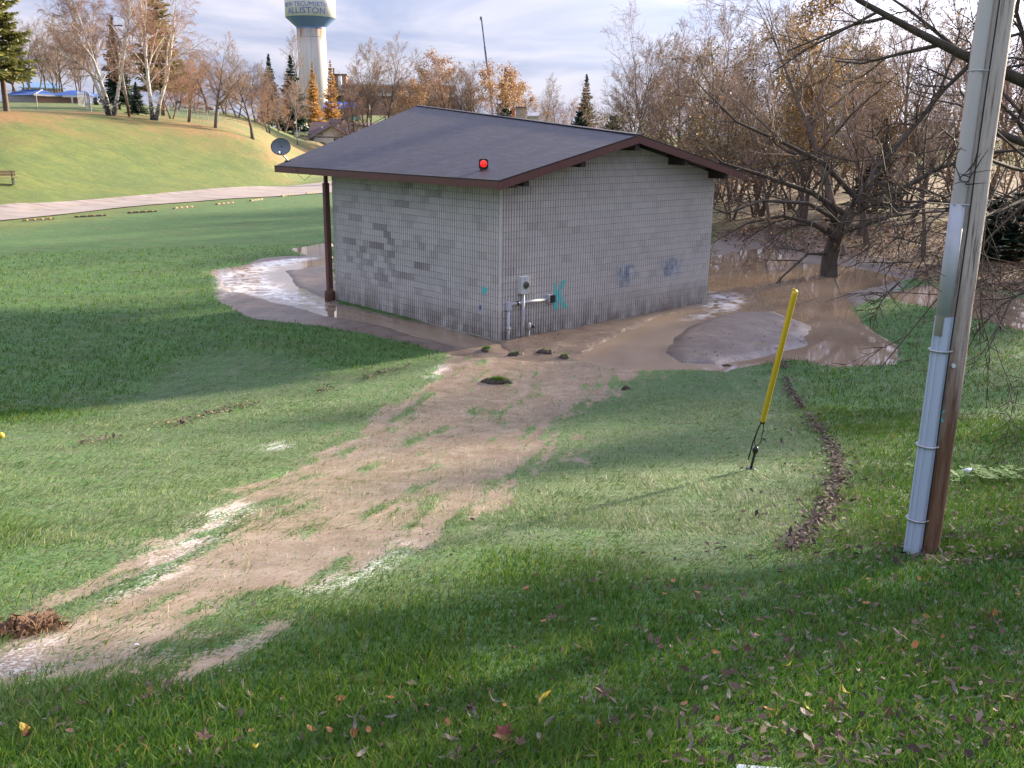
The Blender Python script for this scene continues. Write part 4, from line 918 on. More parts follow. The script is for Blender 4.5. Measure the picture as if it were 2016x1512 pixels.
plant_px('cedar', 'cedar_bush', 'small dark cedar showing above the ridge below the spruce', 1140, 220, 90, cat='bush'); plant_px('cedar', 'cedar_bush', 'small green cedar near the gable end of the ridge', 1206, 228, 85, cat='bush'); plant_px('cedar', 'cedar_bush', 'tiny dark cedar at the foot of the orange trees', 993, 214, 120, cat='bush')
# ---- right hand wood
for i, (u, vt, dd) in enumerate([(1235, 82, 100), (1265, 100, 92), (1300, 60, 96), (1335, 75, 88), (1370, 62, 92), (1410, 40, 86), (1455, 45, 80), (1500, 30, 84), (1560, 40, 90), (1650, 35, 86), (1720, 30, 92), (1800, 20, 84), (1880, 20, 90), (1960, 10, 80), (2050, 0, 84)]):
    plant_px(('wood_a', 'tall_b', 'wood_b', 'tall_a')[i % 4], 'bare_tree', f'bare brown tree of the right-hand wood, {ORD[i]} counting from the building gable', u, vt, dd, group='wood right of the building')
for i, (u, vt, dd) in enumerate([(1300, 190, 62), (1350, 210, 66), (1400, 180, 62), (1450, 200, 66), (1500, 190, 68), (1570, 190, 72), (1640, 190, 74), (1710, 190, 72), (1800, 180, 72), (1900, 170, 70), (1990, 160, 66), (1540, 230, 84), (1620, 240, 88), (1690, 220, 86), (1760, 240, 90), (1840, 230, 84), (1430, 240, 86)]):
    plant_px('wood_b', 'understory_tree', f'thin russet tree in front of the right-hand wood, {ORD[i]} counting from the gable', u, vt, dd, group='understory of the right wood', sq=1.1)
plant_px('leafy', 'leafy_tree', 'tall tree still holding brown-gold leaves above the right-hand wood', 1592, -50, 60, sq=1.0)
plant_px('leafy', 'leafy_tree', 'shorter brown-gold leafed tree left of the tall one in the wood', 1510, 120, 68, sq=1.2)
plant_px('leafy', 'leafy_tree', 'brown-gold leafed tree behind the utility pole', 1775, 60, 74, sq=.9)
plant_px('cedar', 'cedar_bush', 'dark evergreen bush behind the pole at the right edge', 1985, 385, 50, sq=2.0, cat='bush'); plant_px('cedar', 'cedar_bush', 'dark evergreen bush half cut by the right picture edge', 2030, 380, 50, sq=2.2, cat='bush')
plant_px('spruce', 'spruce_tree', 'dark green evergreen low in the wood behind the spreading tree', 1740, 230, 70, sq=1.3)
for u, v, vt, k, lb in [(1708, 482, 120, 'tall_a', 'thin dark tree on the leaf bank, left of the leaning one'), (1690, 462, 150, 'wood_a', 'dark slim trunk farther back on the leaf bank'), (1818, 506, 130, 'wood_a', 'dark leaning slim tree on the leaf bank beside the pole'), (1795, 440, 150, 'tall_a', 'dark slim tree at the far grass beyond the leaf bank'), (1520, 470, 140, 'wood_a', 'slim dark tree at the far puddle shore left of the spreading tree')]:
    x, y, z = place(u, v); plant(k, 'bare_tree', lb, x, y, height_for(u, vt, x, y, z), z=z)
# off to the side where the low sun comes through: the rest of the same wood
for i, (x, y, h, k) in enumerate([(30, 34, 14, 'wood_a'), (36, 38, 15, 'tall_b'), (27, 24, 13, 'leafy'), (33, 27, 14, 'wood_b'), (40, 31, 15, 'pine'), (24, 14, 13, 'wood_b'), (31, 17, 14, 'tall_b'), (44, 24, 16, 'pine'), (38, 20, 14, 'wood_a'), (50, 36, 16, 'pine'), (46, 44, 15, 'wood_a'), (36, 10, 14, 'leafy'), (55, 28, 16, 'wood_b'), (28, 7, 12, 'tall_a'), (42, 13, 14, 'spruce'), (25, 39, 12, 'leafy'), (31, 45, 14, 'leafy'), (38, 52, 15, 'pine'), (34, 57, 14, 'leafy'), (24, 31, 11, 'leafy'), (44, 50, 15, 'leafy')]):
    plant(k, 'bare_tree', f'{ORD[i]} tree of the wood continuing past the right picture edge', x, y, h, group='wood beyond the right edge')

# ---- wide spreading tree standing in the puddle
RMIN = .010
sx, sy, sz = place(1632, 556)
def limb(*px_d):      # limb path from pixels with stated distances, relative to the tree foot
    return [EYE + ray(u, v) * d / np.dot(ray(u, v), FWD) - np.array([sx, sy, sz]) for u, v, d in px_d]
D0 = math.hypot(sx, sy); dz = D0 * math.cos(PITCH) + CAMZ * math.sin(PITCH)
T = dz
LIMBS = [
 (limb((1632, 566, T), (1634, 510, T), (1645, 470, T), (1668, 425, T), (1700, 385, T + .3), (1730, 330, T + .6)), [.46, .36, .33, .30, .24, .16]),
 (limb((1645, 470, T), (1600, 440, T - .5), (1540, 425, T - 1.2), (1470, 440, T - 1.8), (1400, 480, T - 2.5)), [.16, .12, .09, .06, .02]),
 (limb((1668, 425, T), (1600, 380, T - .6), (1500, 345, T - 1.4), (1420, 320, T - 2.0), (1350, 240, T - 2.6)), [.18, .14, .10, .07, .02]),
 (limb((1690, 395, T), (1620, 320, T - .5), (1540, 280, T - 1.2), (1450, 240, T - 2.2), (1370, 160, T - 2.6)), [.17, .13, .09, .06, .02]),
 (limb((1668, 425, T), (1760, 380, T + .5), (1850, 330, T + .5), (1960, 300, T), (2060, 290, T)), [.20, .16, .12, .09, .04]),
 (limb((1650, 460, T), (1740, 430, T - .8), (1830, 395, T - 1.6), (1930, 400, T - 2.5), (2040, 460, T - 3)), [.16, .12, .09, .06, .02]),
 (limb((1634, 500, T), (1590, 500, T - 1), (1540, 545, T - 2), (1500, 590, T - 2.6), (1470, 610, T - 3)), [.09, .07, .05, .035, .012]),
 (limb((1730, 330, T), (1800, 250, T - .5), (1850, 180, T - .7), (1880, 100, T - 1), (1900, 20, T - 1)), [.15, .11, .08, .06, .02]),
 (limb((1660, 440, T), (1590, 400, T - 1.8), (1500, 395, T - 3.2), (1430, 420, T - 4.2), (1380, 400, T - 5)), [.13, .10, .07, .05, .015])]
SP_SPREAD = [(1, 1, 1, 0, 0), (8, 50, .34, .02, .14), (6, 50, .48, .0, .16), (5, 46, .5, -.02, .2), (3, 44, .55, -.03, .2)]
LIMBS = [LIMBS[0]] + [(p_, [q * .8 for q in r_]) for p_, r_ in LIMBS[1:]]
big, fine, tips = grow(41, 1, 1, SP_SPREAD, limbs=LIMBS)
rg_ = np.random.default_rng(5); tp = np.array([b[0][-1] for b in fine]); lv = leaf_cards(tp, 1500, .15, .05, rg_, .6)
tree_meshes('spread', big, fine, M_BARKD, M_TWIGD, lv, G_OR)
t = thing('spreading_tree', 'wide dark spreading bare tree rooted in the muddy puddle', 'tree', (sx, sy, sz), 0)
for nm, me in zip(('trunk', 'crown'), PROTO['spread']): link_mesh(nm, me, None, t)
x2, y2, z2 = place(1657, 502); plant('wood_a', 'bare_tree', 'thick dark trunk directly behind the spreading tree', x2, y2, 13, z=z2, sq=1.5)
# ---- near tree off the right edge, its boughs reaching over the picture corner
RMIN = .006
nx_, ny_ = 10.6, 13.2; nz_ = gz(nx_, ny_)
def nlimb(*q): return [EYE + ray(u, v) * d / np.dot(ray(u, v), FWD) - np.array([nx_, ny_, nz_]) for u, v, d in q]
NL = [([(0, 0, -.3), (0, 0, 2), (.1, 0, 4), (0, .2, 6.5), (.2, .3, 9)], [.42, .33, .28, .2, .1]),
 (nlimb((2420, 330, 14), (2200, 200, 13.6), (2016, 160, 13.2), (1900, 110, 13), (1800, 60, 13), (1690, 0, 13), (1600, -80, 13)), [.14, .12, .085, .065, .05, .036, .012]),
 (nlimb((1900, 110, 13), (1840, 60, 13.2), (1790, 20, 13.4), (1700, -40, 13.4)), [.035, .028, .02, .01]),
 (nlimb((2420, 420, 14), (2200, 330, 13), (2040, 290, 12.4), (1960, 260, 12.2), (1890, 180, 12)), [.12, .09, .06, .04, .012]),
 (nlimb((2420, 480, 14), (2250, 400, 12), (2100, 350, 10.5), (1990, 330, 9.3), (1910, 300, 8.4), (1850, 250, 8)), [.08, .055, .035, .02, .012, .006]),
 (nlimb((2100, 360, 10.5), (2000, 400, 9), (1930, 430, 8), (1880, 400, 7.6), (1830, 440, 7.4)), [.022, .016, .011, .008, .005]),
 (nlimb((2420, 500, 14), (2250, 500, 12.5), (2100, 520, 11.5), (1990, 590, 11), (1940, 700, 10.8)), [.06, .04, .025, .014, .006]),
 (nlimb((2420, 250, 14), (2200, 60, 13), (2050, 10, 13), (1900, -60, 13)), [.1, .07, .05, .02]),
 (nlimb((2420, 250, 14), (2250, 60, 14.5), (2080, -20, 14.5), (1950, -100, 14)), [.1, .07, .05, .02]),
 ([(0, 0, 3.2), (2, .6, 4.5), (4, 1, 5.5), (6, 1.2, 7)], [.2, .14, .1, .04]), ([(0, 0, 4), (1.5, -2, 6), (2.2, -3.5, 8), (2.5, -4.2, 10)], [.2, .14, .1, .04]), ([(0, 0, 4.4), (.4, 2.4, 6), (1, 4, 8), (1.2, 5, 10)], [.2, .14, .1, .04])]
SP_NEAR = [(1, 1, 1, 0, 0), (8, 48, .30, .03, .13), (6, 48, .46, .02, .16), (5, 46, .5, .0, .2)]
big, fine, tips = grow(43, 1, 1, SP_NEAR, limbs=NL)
tree_meshes('nearbough', big, fine, M_BARKD, M_TWIGD)
t = thing('overhanging_tree', 'dark bare boughs of a tree beyond the right edge crossing the upper corner', 'tree', (nx_, ny_, nz_), 0)
for nm, me in zip(('trunk', 'crown'), PROTO['nearbough']): link_mesh(nm, me, None, t)

# ------------------------------------------------------------------ background buildings
def at(u, v, dist):                       # point on the pixel ray at a stated horizontal distance
    d = ray(u, v); k = dist / math.hypot(d[0], d[1]); return EYE + d * k
def base_at(u, dist): x, y, z = at(u, 260, dist)[0], at(u, 260, dist)[1], 0; return x, y, gz(x, y)
# ---- water tower
TD = 290.0; tx, ty, tz = base_at(621, TD); tz -= 1
mpp = TD / FPX * math.hypot(1, 0) / math.cos(PITCH) * .97
zrow = lambda v: at(621, v, TD)[2] - tz
rsh = 25.4 * TD / FPX / .985; rbw = 44.2 * TD / FPX / .985
M_TWHITE = simple('white_tank_paint', (.74, .74, .74), (.66, .66, .67), .2, .45, 0); M_TBLUE = simple('blue_tank_paint', (.13, .23, .50), (.12, .21, .46), .3, .45, 0)
tS = NT('stained_concrete_shaft'); oS = tS.obj(); sS = tS.noise(tS.scale(oS, (1, 1, .05)), 1.6, 5, .65); zS = tS.n('ShaderNodeSeparateXYZ', {0: oS}).outputs[2]
cS = tS.ramp(sS, [(.3, (.40, .37, .34)), (.65, (.62, .58, .52))]); zt0 = zrow(62); rusty = tS.math('MULTIPLY', tS.rng(zS, zt0 - 3.5, zt0 - 1), tS.rng(tS.noise(tS.scale(oS, (1, 1, .08)), 1.1, 4), .48, .6)); cS = tS.mix(rusty, cS, (.42, .20, .09)); M_SHAFT = tS.set(cS, .85)
wt = thing('water_tower', 'tall white and blue water tower with town name on a concrete shaft', 'water tower', (tx, ty, tz), 0)
zc0, zc1, zb = zrow(57), zrow(36.5), zrow(36.5)
MB().lathe([(rsh * .97, -3), (rsh * .985, zc0 * .5), (rsh, zc0)], 40).build('shaft', M_SHAFT, wt, True)
MB().lathe([(rsh * 1.02, zc0 - .05), (rsh * 1.03, zc0 + .35), (rbw * .985, zc1), (rbw, zc1 + .02)], 48).build('cone', M_TBLUE, wt)
tk = MB().lathe([(rbw, zc1 + .03), (rbw * 1.003, zc1 + 5), (rbw, zc1 + 9.5), (rbw * .8, zc1 + 12), (rbw * .3, zc1 + 13.5), (.1, zc1 + 13.8)], 64).build('tank', M_TWHITE, wt, True)
zj = zrow(74); MB().lathe([(rsh * 1.004, zj - .06), (rsh * 1.012, zj), (rsh * 1.004, zj + .06)], 40).build('seam_ring', M_STEEL, wt)
aw = math.atan2(-ty, -tx)
for k, (da, z0_, z1_) in enumerate(((-.12, zrow(66), zrow(57.5)), (.10, zrow(72), zrow(68)))):
    a = aw + da; MB().bar((math.cos(a) * rsh * 1.02, math.sin(a) * rsh * 1.02, z0_), (math.cos(a) * rsh * 1.02, math.sin(a) * rsh * 1.02, z1_), .35, .2).build('antenna_panel', M_GREYBOX, wt)
def tower_text(body, vtop, vbot, c_ang, span):
    cu = bpy.data.curves.new('lettering', 'FONT'); cu.body = body; cu.size = 1; cu.resolution_u = 2; to = bpy.data.objects.new('lettering', cu); COL.objects.link(to)
    bpy.context.view_layer.update(); dg = bpy.context.evaluated_depsgraph_get(); me = bpy.data.meshes.new_from_object(to.evaluated_get(dg)); bpy.data.objects.remove(to); bpy.data.curves.remove(cu)
    co = np.empty(len(me.vertices) * 3, np.float32); me.vertices.foreach_get('co', co); co = co.reshape(-1, 3); x, y = co[:, 0], co[:, 1]; xx = (x - x.min()) / (x.max() - x.min()) - .5; yy = (y - y.min()) / (y.max() - y.min())
    z0_, z1_ = (at(621, v_, TD - rbw)[2] - tz for v_ in (vbot, vtop)); ang = aw + (c_ang + xx * span); r = rbw + .06
    me.vertices.foreach_set('co', np.stack([np.cos(ang) * r, np.sin(ang) * r, z0_ + yy * (z1_ - z0_)], 1).astype(np.float32).ravel()); me.update(); me.materials.clear()
    o = link_mesh('lettering', me, simple('blue_lettering', (.06, .12, .38), (.06, .11, .34), 1, .5, 0), tk); return o
tower_text('ALLISTON', 14, 26.5, -.22, 1.66); tower_text('NEW TECUMSETH', 3, 12, -.30, 2.0)

# ---- generic far building pieces
M_BRICK = simple('brown_brick', (.25, .155, .115), (.20, .12, .09), .6, .9, .1); M_BRICKO = simple('orange_brick', (.48, .25, .15), (.40, .20, .12), .5, .9, .1); M_BAND = simple('pale_band', (.42, .36, .31), (.36, .30, .26), .5, .9, 0)
M_GLASS = simple('dark_window_glass', (.035, .045, .055), (.06, .07, .08), .4, .1, 0); M_GLASSG = simple('pale_green_blinds', (.32, .42, .38), (.25, .33, .31), .4, .3, 0); M_BLUER = simple('blue_metal_roof', (.035, .13, .42), (.03, .11, .36), .5, .4, .05); M_WHITEP = simple('white_siding', (.66, .62, .58), (.58, .55, .52), 1, .7, .05); M_BRNR = simple('brown_shingle', (.115, .075, .075), (.085, .055, .055), 1.5, .85, .2); M_GREYW = simple('painted_shade_grey', (.30, .28, .27), (.25, .23, .22), .8, .9, .1); M_WOOD = simple('weathered_bench_wood', (.40, .26, .15), (.30, .19, .11), 3, .8, .2, stretch=(.2, 1, 1))
def frame_at(u, dist, yaw=0.0):
    x, y, z = base_at(u, dist); return (x, y, z), math.atan2(y, x) - math.pi / 2 + yaw      # local +x to picture right, +y away
ppm = lambda dist: FPX / dist * .985      # picture pixels per metre at that distance
# hospital
HD = 320.0; loc, rz = frame_at(770, HD); hp = thing('hospital', 'long brown brick hospital with window bands behind bare trees', 'building', loc, rz); k = 1 / ppm(HD)
hz = lambda v: at(770, v, HD)[2] - loc[2]; hx = lambda u: (u - 770) * k
def hbox(u0, u1, v0, v1, y0, y1, name, mat, parent=None): return MB().box(hx(u0), hx(u1), y0, y1, hz(v1) if v1 < 400 else -2, hz(v0)).build(name, mat, parent or hp)
wl_ = hbox(680, 890, 168, 999, 0, 18, 'wall', M_BRICK); hbox(664, 893, 184, 189.5, -.8, 17.5, 'pale_band', M_BAND); hbox(676, 892, 166, 169, -.4, 18.4, 'parapet', M_BAND)
hbox(664, 690, 148, 200, 2, 14, 'stair_tower', M_BRICK); hbox(662, 692, 146.5, 149, 1.5, 14.5, 'tower_cap', M_BRNR); hbox(667, 669, 136, 148, 3, 4, 'roof_frame', M_DARK); hbox(661, 663, 136, 148, 3, 4, 'roof_frame', M_DARK); hbox(661, 669, 135, 137, 3, 4, 'roof_frame', M_DARK)
MB().tube([(hx(680), -1.2, hz(180)), (hx(680), -1.2, hz(152))], .55, 10).build('flue', M_GREYBOX, hp, True)
for v0, v1, ul in ((176, 183, (689, 696, 703, 750, 757, 800, 807, 814, 850, 857)), (193, 199, (682, 689, 698, 712, 719, 745, 752, 790, 797, 830, 837))):
    for i, u in enumerate(ul):
        f = hbox(u - 2.6, u + 2.6, v0, v1, -.12, .3, 'window', M_GLASSG if (i % 3) and v0 < 180 else M_GLASS); hbox(u - 3, u + 3, v1, v1 + .7, -.3, .2, 'sill', M_BAND, f)
# blue canopy at the hospital entrance
CD = 265.0; loc, rz = frame_at(675, CD); cn = thing('entrance_canopy', 'bright blue canopy roof on posts before the hospital', 'canopy', loc, rz); k = 1 / ppm(CD); cz = lambda v: at(675, v, CD)[2] - loc[2]; cx_ = lambda u: (u - 675) * k
rfm = MB(); zt1, zb1 = cz(200.5), cz(214)
rfm.v = [(cx_(640), -3, zb1), (cx_(708), -3, zb1), (cx_(708), 4, zb1), (cx_(640), 4, zb1), (cx_(645), .5, zt1), (cx_(699), .5, zt1)]; rfm.f = [(0, 1, 5, 4), (2, 3, 4, 5), (1, 2, 5), (3, 0, 4), (3, 2, 1, 0)]; rfm.build('roof', M_BLUER, cn)
for u in (644, 660, 676, 692, 704): MB().box(cx_(u) - .12, cx_(u) + .12, -2.4, -2.16, -1.5, zb1).build('post', M_STEEL, cn)
MB().box(cx_(644), cx_(704), 2.6, 2.9, -1.5, zb1).build('back_wall', M_GREYW, cn)
# brown roofed house with white gable
GD_ = 200.0; loc, rz = frame_at(648, GD_, .12); hs = thing('gabled_house', 'white gabled house with brown shingle roofs showing above the near roof edge', 'house', loc, rz); k = 1 / ppm(GD_); gzv = lambda v: at(648, v, GD_)[2] - loc[2]; gxu = lambda u: (u - 648) * k
e, r_ = gzv(268), gzv(247); xl, xr, xm = gxu(620), gxu(680), gxu(653)
MB().poly([(xl, 0, -1.5), (xr, 0, -1.5), (xr, 0, e), (xm, 0, r_ - .2), (xl, 0, e)], (0, 11, 0)).build('wall', M_WHITEP, hs)
for a, b in (((xl - .65, e - .25), (xm, r_)), ((xm, r_), (xr + .65, e - .25))): MB().poly([(a[0], -.7, a[1]), (b[0], -.7, b[1]), (b[0], 11.5, b[1]), (a[0], 11.5, a[1])], (0, 0, -.22)).build('roof', M_BRNR, hs)
MB().box(xl - .02, xr + .02, -.06, -.02, e - .28, e - .10).build('trim_band', M_BRNR, hs)
for x in (xl + 1.6, xr - 1.2): MB().box(x - .12, x + .12, -.3, -.01, e + .25, e + .5).build('bracket', M_DARK, hs)
wd = MB().box(gxu(656), gxu(664), -.05, .02, e - 1.5, e - .4).build('window', M_GLASS, hs); MB().box(gxu(659.6), gxu(660.4), -.08, -.05, e - 1.5, e - .4).build('mullion', M_WHITEP, wd)
# wing behind with long roof, dormer and vents
r2, e2 = gzv(239), gzv(262)
MB().poly([(gxu(614), 5.5, e2 - .2), (gxu(735), 5.5, e2 - .2), (gxu(730), 11, r2), (gxu(627), 11, r2)], (0, 0, -.2)).build('wing_roof', M_BRNR, hs); MB().box(gxu(622), gxu(735), 7, 14, -1.5, e2).build('wing_wall', M_WHITEP, hs)
dm = MB().poly([(gxu(657), 8.5, gzv(241)), (gxu(684), 8.5, gzv(241)), (gxu(682), 10, gzv(232)), (gxu(661), 10, gzv(232))], (0, 0, -.2)).build('dormer_roof', M_BRNR, hs)
MB().poly([(gxu(683), 8.4, gzv(242.5)), (gxu(690), 8.4, gzv(240)), (gxu(686.5), 8.4, gzv(234))], (0, .3, 0)).build('dormer_gable', M_WHITEP, dm)
MB().poly([(gxu(692), 3, gzv(243)), (gxu(742), 3, gzv(248)), (gxu(742), 7, gzv(239.5)), (gxu(698), 7, gzv(239.5))], (0, 0, -.2)).build('porch_roof', M_BRNR, hs); MB().box(gxu(703), gxu(742), 3.4, 6, -1.5, gzv(247)).build('porch_wall', M_WHITEP, hs)
for u, v in ((640, 250), (670, 246), (716, 250)): MB().tube([(gxu(u), 4.8, gzv(v + 3)), (gxu(u), 4.8, gzv(v - 1))], .18, 8).build('roof_vent', M_GREYBOX, hs)
# blue roofed pavilions on the hill
PD = 170.0; k = 1 / ppm(PD)
def pav(u0, name, label, corner):
    loc, rz = frame_at(u0, PD, .0); t = thing(name, label, 'pavilion', loc, rz, None); zv = lambda v: at(u0, v, PD)[2] - loc[2]; xu = lambda u: (u - u0) * k; return t, zv, xu
t1, zv, xu = pav(75, 'park_pavilion', 'brick washroom pavilion with blue hipped roof on the left hill', 1)
MB().poly([(xu(31), 3.6, -.6), (xu(77), 0, -.6), (xu(77), 0, zv(187)), (xu(31), 3.6, zv(187))], (.2, 1.5, 0)).build('side_wall', M_GREYW, t1); MB().poly([(xu(77), 0, -.6), (xu(118), 1.4, -.6), (xu(118), 1.4, zv(187.5)), (xu(77), 0, zv(187))], (.1, 3.0, 0)).build('front_wall', M_BRICKO, t1)  # side wall's grey has the shade of that side put into its colour
rm = MB(); a, b, c_, d_ = (xu(26), 4.2, zv(188)), (xu(75), -.8, zv(187)), (xu(122), 1.0, zv(188)), (xu(90), 7.5, zv(187)); p_, q_ = (xu(60), 3.6, zv(175.5)), (xu(89), 3.2, zv(175))
rm.v = [a, b, c_, d_, p_, q_]; rm.f = [(0, 1, 5, 4), (1, 2, 5), (2, 3, 4, 5), (3, 0, 4), (3, 2, 1, 0)]; ro = rm.build('roof', M_BLUER, t1); MB().bar(b, q_, .14, .1).build('hip_trim', M_WHITEP, ro); MB().bar(b, c_, .12, .25).build('eave_trim', M_WHITEP, ro)
t2, zv, xu = pav(155, 'park_pavilion', 'open picnic pavilion with blue hipped roof on posts beside the birch', 2)
rm = MB(); a, b, c_, d_ = (xu(112), .5, zv(188.5)), (xu(184), -.6, zv(190)), (xu(205), 3.5, zv(190)), (xu(130), 5.5, zv(188)); p_, q_ = (xu(150), 2.2, zv(177)), (xu(174), 2.0, zv(178))
rm.v = [a, b, c_, d_, p_, q_]; rm.f = [(0, 1, 5, 4), (1, 2, 5), (2, 3, 4, 5), (3, 0, 4), (3, 2, 1, 0)]; ro = rm.build('roof', M_BLUER, t2); MB().bar(b, q_, .14, .1).build('hip_trim', M_WHITEP, ro); MB().bar((xu(136), .2, zv(190)), b, .14, .3).build('eave_trim', M_WHITEP, ro)
MB().poly([(xu(118.6), 1.6, -.6), (xu(170), .8, -.6), (xu(170), .8, zv(190)), (xu(118.6), 1.6, zv(189))], (0, .4, 0)).build('brick_wall', M_BRICKO, t2)
for u, y in ((150, .0), (184, -.3), (201, 3.0), (186, 3.2)): MB().box(xu(u) - .13, xu(u) + .13, y - .13, y + .13, -.6, zv(190)).build('post', M_WHITEP, t2)
db = thing('trash_bin', 'dark barrel trash bin right of the open pavilion', 'bin', base_at(195, 165), 0); MB().lathe([(.32, 0), (.36, .4), (.34, .95)], 14).build('barrel', M_BLACK, db, True); MB().lathe([(.36, .95), (.30, 1.08), (.1, 1.15)], 14).build('lid', M_BLACK, db, True)
# distant pale blue roof behind the wood
loc, rz = frame_at(92, 260); fh = thing('distant_house', 'pale blue roof glimpsed through the wood above the pavilions', 'house', loc, rz); k2 = 1 / ppm(260); zv = lambda v: at(92, v, 260)[2] - loc[2]
MB().box(-30 * k2, 32 * k2, 0, 6, -3, zv(172)).build('wall', M_BAND, fh); MB().poly([(-34 * k2, -.5, zv(172.5)), (36 * k2, -.5, zv(172.5)), (26 * k2, 3.5, zv(161)), (-18 * k2, 3.5, zv(161))], (0, 0, -.25)).build('roof', simple('pale_blue_roof', (.36, .56, .66), (.30, .48, .58), .5, .4, 0), fh)
# small tan block and shed beyond the ridge
loc, rz = frame_at(1028, 175); sh = thing('tan_shed', 'small tan block shed showing past the ridge near the orange trees', 'shed', loc, rz); k2 = 1 / ppm(175); zv = lambda v: at(1028, v, 175)[2] - loc[2]
MB().box(-12 * k2, 6 * k2, 0, 3, -2, zv(212)).build('wall', M_BAND, sh); MB().box(-13 * k2, 7 * k2, -.3, 3.3, zv(212), zv(210)).build('roof', M_BRNR, sh); MB().box(-20 * k2, -14 * k2, -.5, .2, -2, zv(213)).build('side_panel', simple('rust_orange_panel', (.45, .14, .05), (.38, .11, .04), 1, .7, 0), sh)
loc, rz = frame_at(1050, 190); s2 = thing('low_house', 'low pale roofed house beyond the ridge right of the tan shed', 'house', loc, rz); k2 = 1 / ppm(190); zv = lambda v: at(1050, v, 190)[2] - loc[2]
MB().box(-10 * k2, 10 * k2, 0, 4, -2, zv(227)).build('wall', M_WHITEP, s2); MB().poly([(-12 * k2, -.4, zv(228)), (12 * k2, -.4, zv(228)), (9 * k2, 2, zv(221)), (-9 * k2, 2, zv(221))], (0, 0, -.2)).build('roof', simple('pale_grey_shingle', (.42, .43, .47), (.34, .35, .38), 1, .7, .1), s2)
# ---- crane
KD = 360.0; c0, c1 = at(962.5, 160, KD), at(947.5, 34, KD); gzc = gz(c0[0], c0[1]); dirc = (c1 - c0) / np.linalg.norm(c1 - c0); foot = c0 + dirc * ((gzc + 3 - c0[2]) / dirc[2])
cr_ = thing('mobile_crane', 'slender blue-grey telescopic crane boom rising above the trees', 'crane', (foot[0], foot[1], gzc), 0); M_CRANE = simple('crane_paint', (.16, .17, .26), (.13, .14, .22), 1, .5, 0)
F0 = np.array([0, 0, 3.0]); E_ = c1 - np.array([foot[0], foot[1], gzc]); LL = E_ - F0
for a, b, w in ((0, .45, .85), (.45, .72, .68), (.72, 1, .5)): MB().bar(tuple(F0 + LL * a), tuple(F0 + LL * b), w, w).build('boom_section', M_CRANE, cr_)
MB().box(E_[0] - .5, E_[0] + .3, E_[1] - .4, E_[1] + .4, E_[2] - .9, E_[2] + .2).build('boom_head', M_CRANE, cr_)
MB().box(-5, 5, -1.3, 1.3, .9, 2.2).build('carrier', M_CRANE, cr_); MB().box(-1.5, 2, -1.3, 1.3, 2.2, 3.8).build('cab', M_CRANE, cr_)
for x in (-4, -2.6, 2.6, 4): MB().tube([(x, -1.4, .55), (x, 1.4, .55)], .55, 12).build('wheel', M_BLACK, cr_)
# ---- parked cars
def car(u, dist, label, paint, yaw):
    loc, rz = frame_at(u, dist, yaw); t = thing('parked_car', label, 'car', loc, rz, 'cars parked beyond the hill')
    pr_ = [(-2.2, .35), (2.2, .35), (2.25, .75), (2.0, .95), (1.2, 1.0), (.5, 1.5), (-1.2, 1.52), (-1.9, 1.02), (-2.25, .95)]; MB().poly([(x, -.86, z) for x, z in pr_], (0, 1.72, 0)).build('body', paint, t)
    for y in (-.875, .865): MB().poly([(1.0, y, 1.0), (.45, y, 1.42), (-1.1, y, 1.44), (-1.6, y, 1.02)], (0, .01, 0)).build('side_window', M_GLASS, t)
    for x in (-1.35, 1.4):
        for y in (-.9, .72): MB().tube([(x, y, .33), (x, y + .18, .33)], .33, 14).build('wheel', M_BLACK, t)
    for y in (-.65, .45): MB().box(2.2, 2.28, y, y + .22, .62, .78).build('headlight', M_GREYBOX, t)
P_W = simple('white_car_paint', (.78, .78, .78), (.72, .72, .72), .5, .25, 0); P_G = simple('grey_car_paint', (.28, .30, .33), (.24, .26, .29), .5, .25, 0); P_T = simple('teal_car_paint', (.10, .50, .48), (.08, .44, .42), .5, .25, 0); P_R = simple('dark_car_paint', (.03, .03, .05), (.025, .025, .04), .5, .25, 0)
car(362, 205, 'white parked car seen between pine and bare trees', P_W, .3); car(384, 207, 'grey parked car right of the white one behind the fence', P_G, .2); car(404, 206, 'white parked car behind the twin-trunked bare tree', P_W, -.2)
car(693, 258, 'teal parked car under the blue canopy', P_T, .1); car(648, 256, 'white parked car behind the larches', P_W, .1); car(664, 257, 'dark parked car between the two larches', P_R, -.1); car(768, 250, 'dark parked car right of the white lamp post', P_R, 0); car(800, 250, 'white parked car just above the roof edge near the peak', P_W, .1); car(612, 250, 'white parked car left of the larches below the spruce', P_W, .2)
lp_ = thing('lamp_post', 'thin white lamp post before the bare hospital trees', 'lamp post', base_at(729, 232), 0); hh = at(729, 207, 232)[2] - lp_.location[2]; MB().tube([(0, 0, 0), (0, 0, hh)], [.12, .08], 8).build('post', M_GREYBOX, lp_); MB().box(-.3, .3, -.1, .1, hh, hh + .15).build('head', M_GREYBOX, lp_)

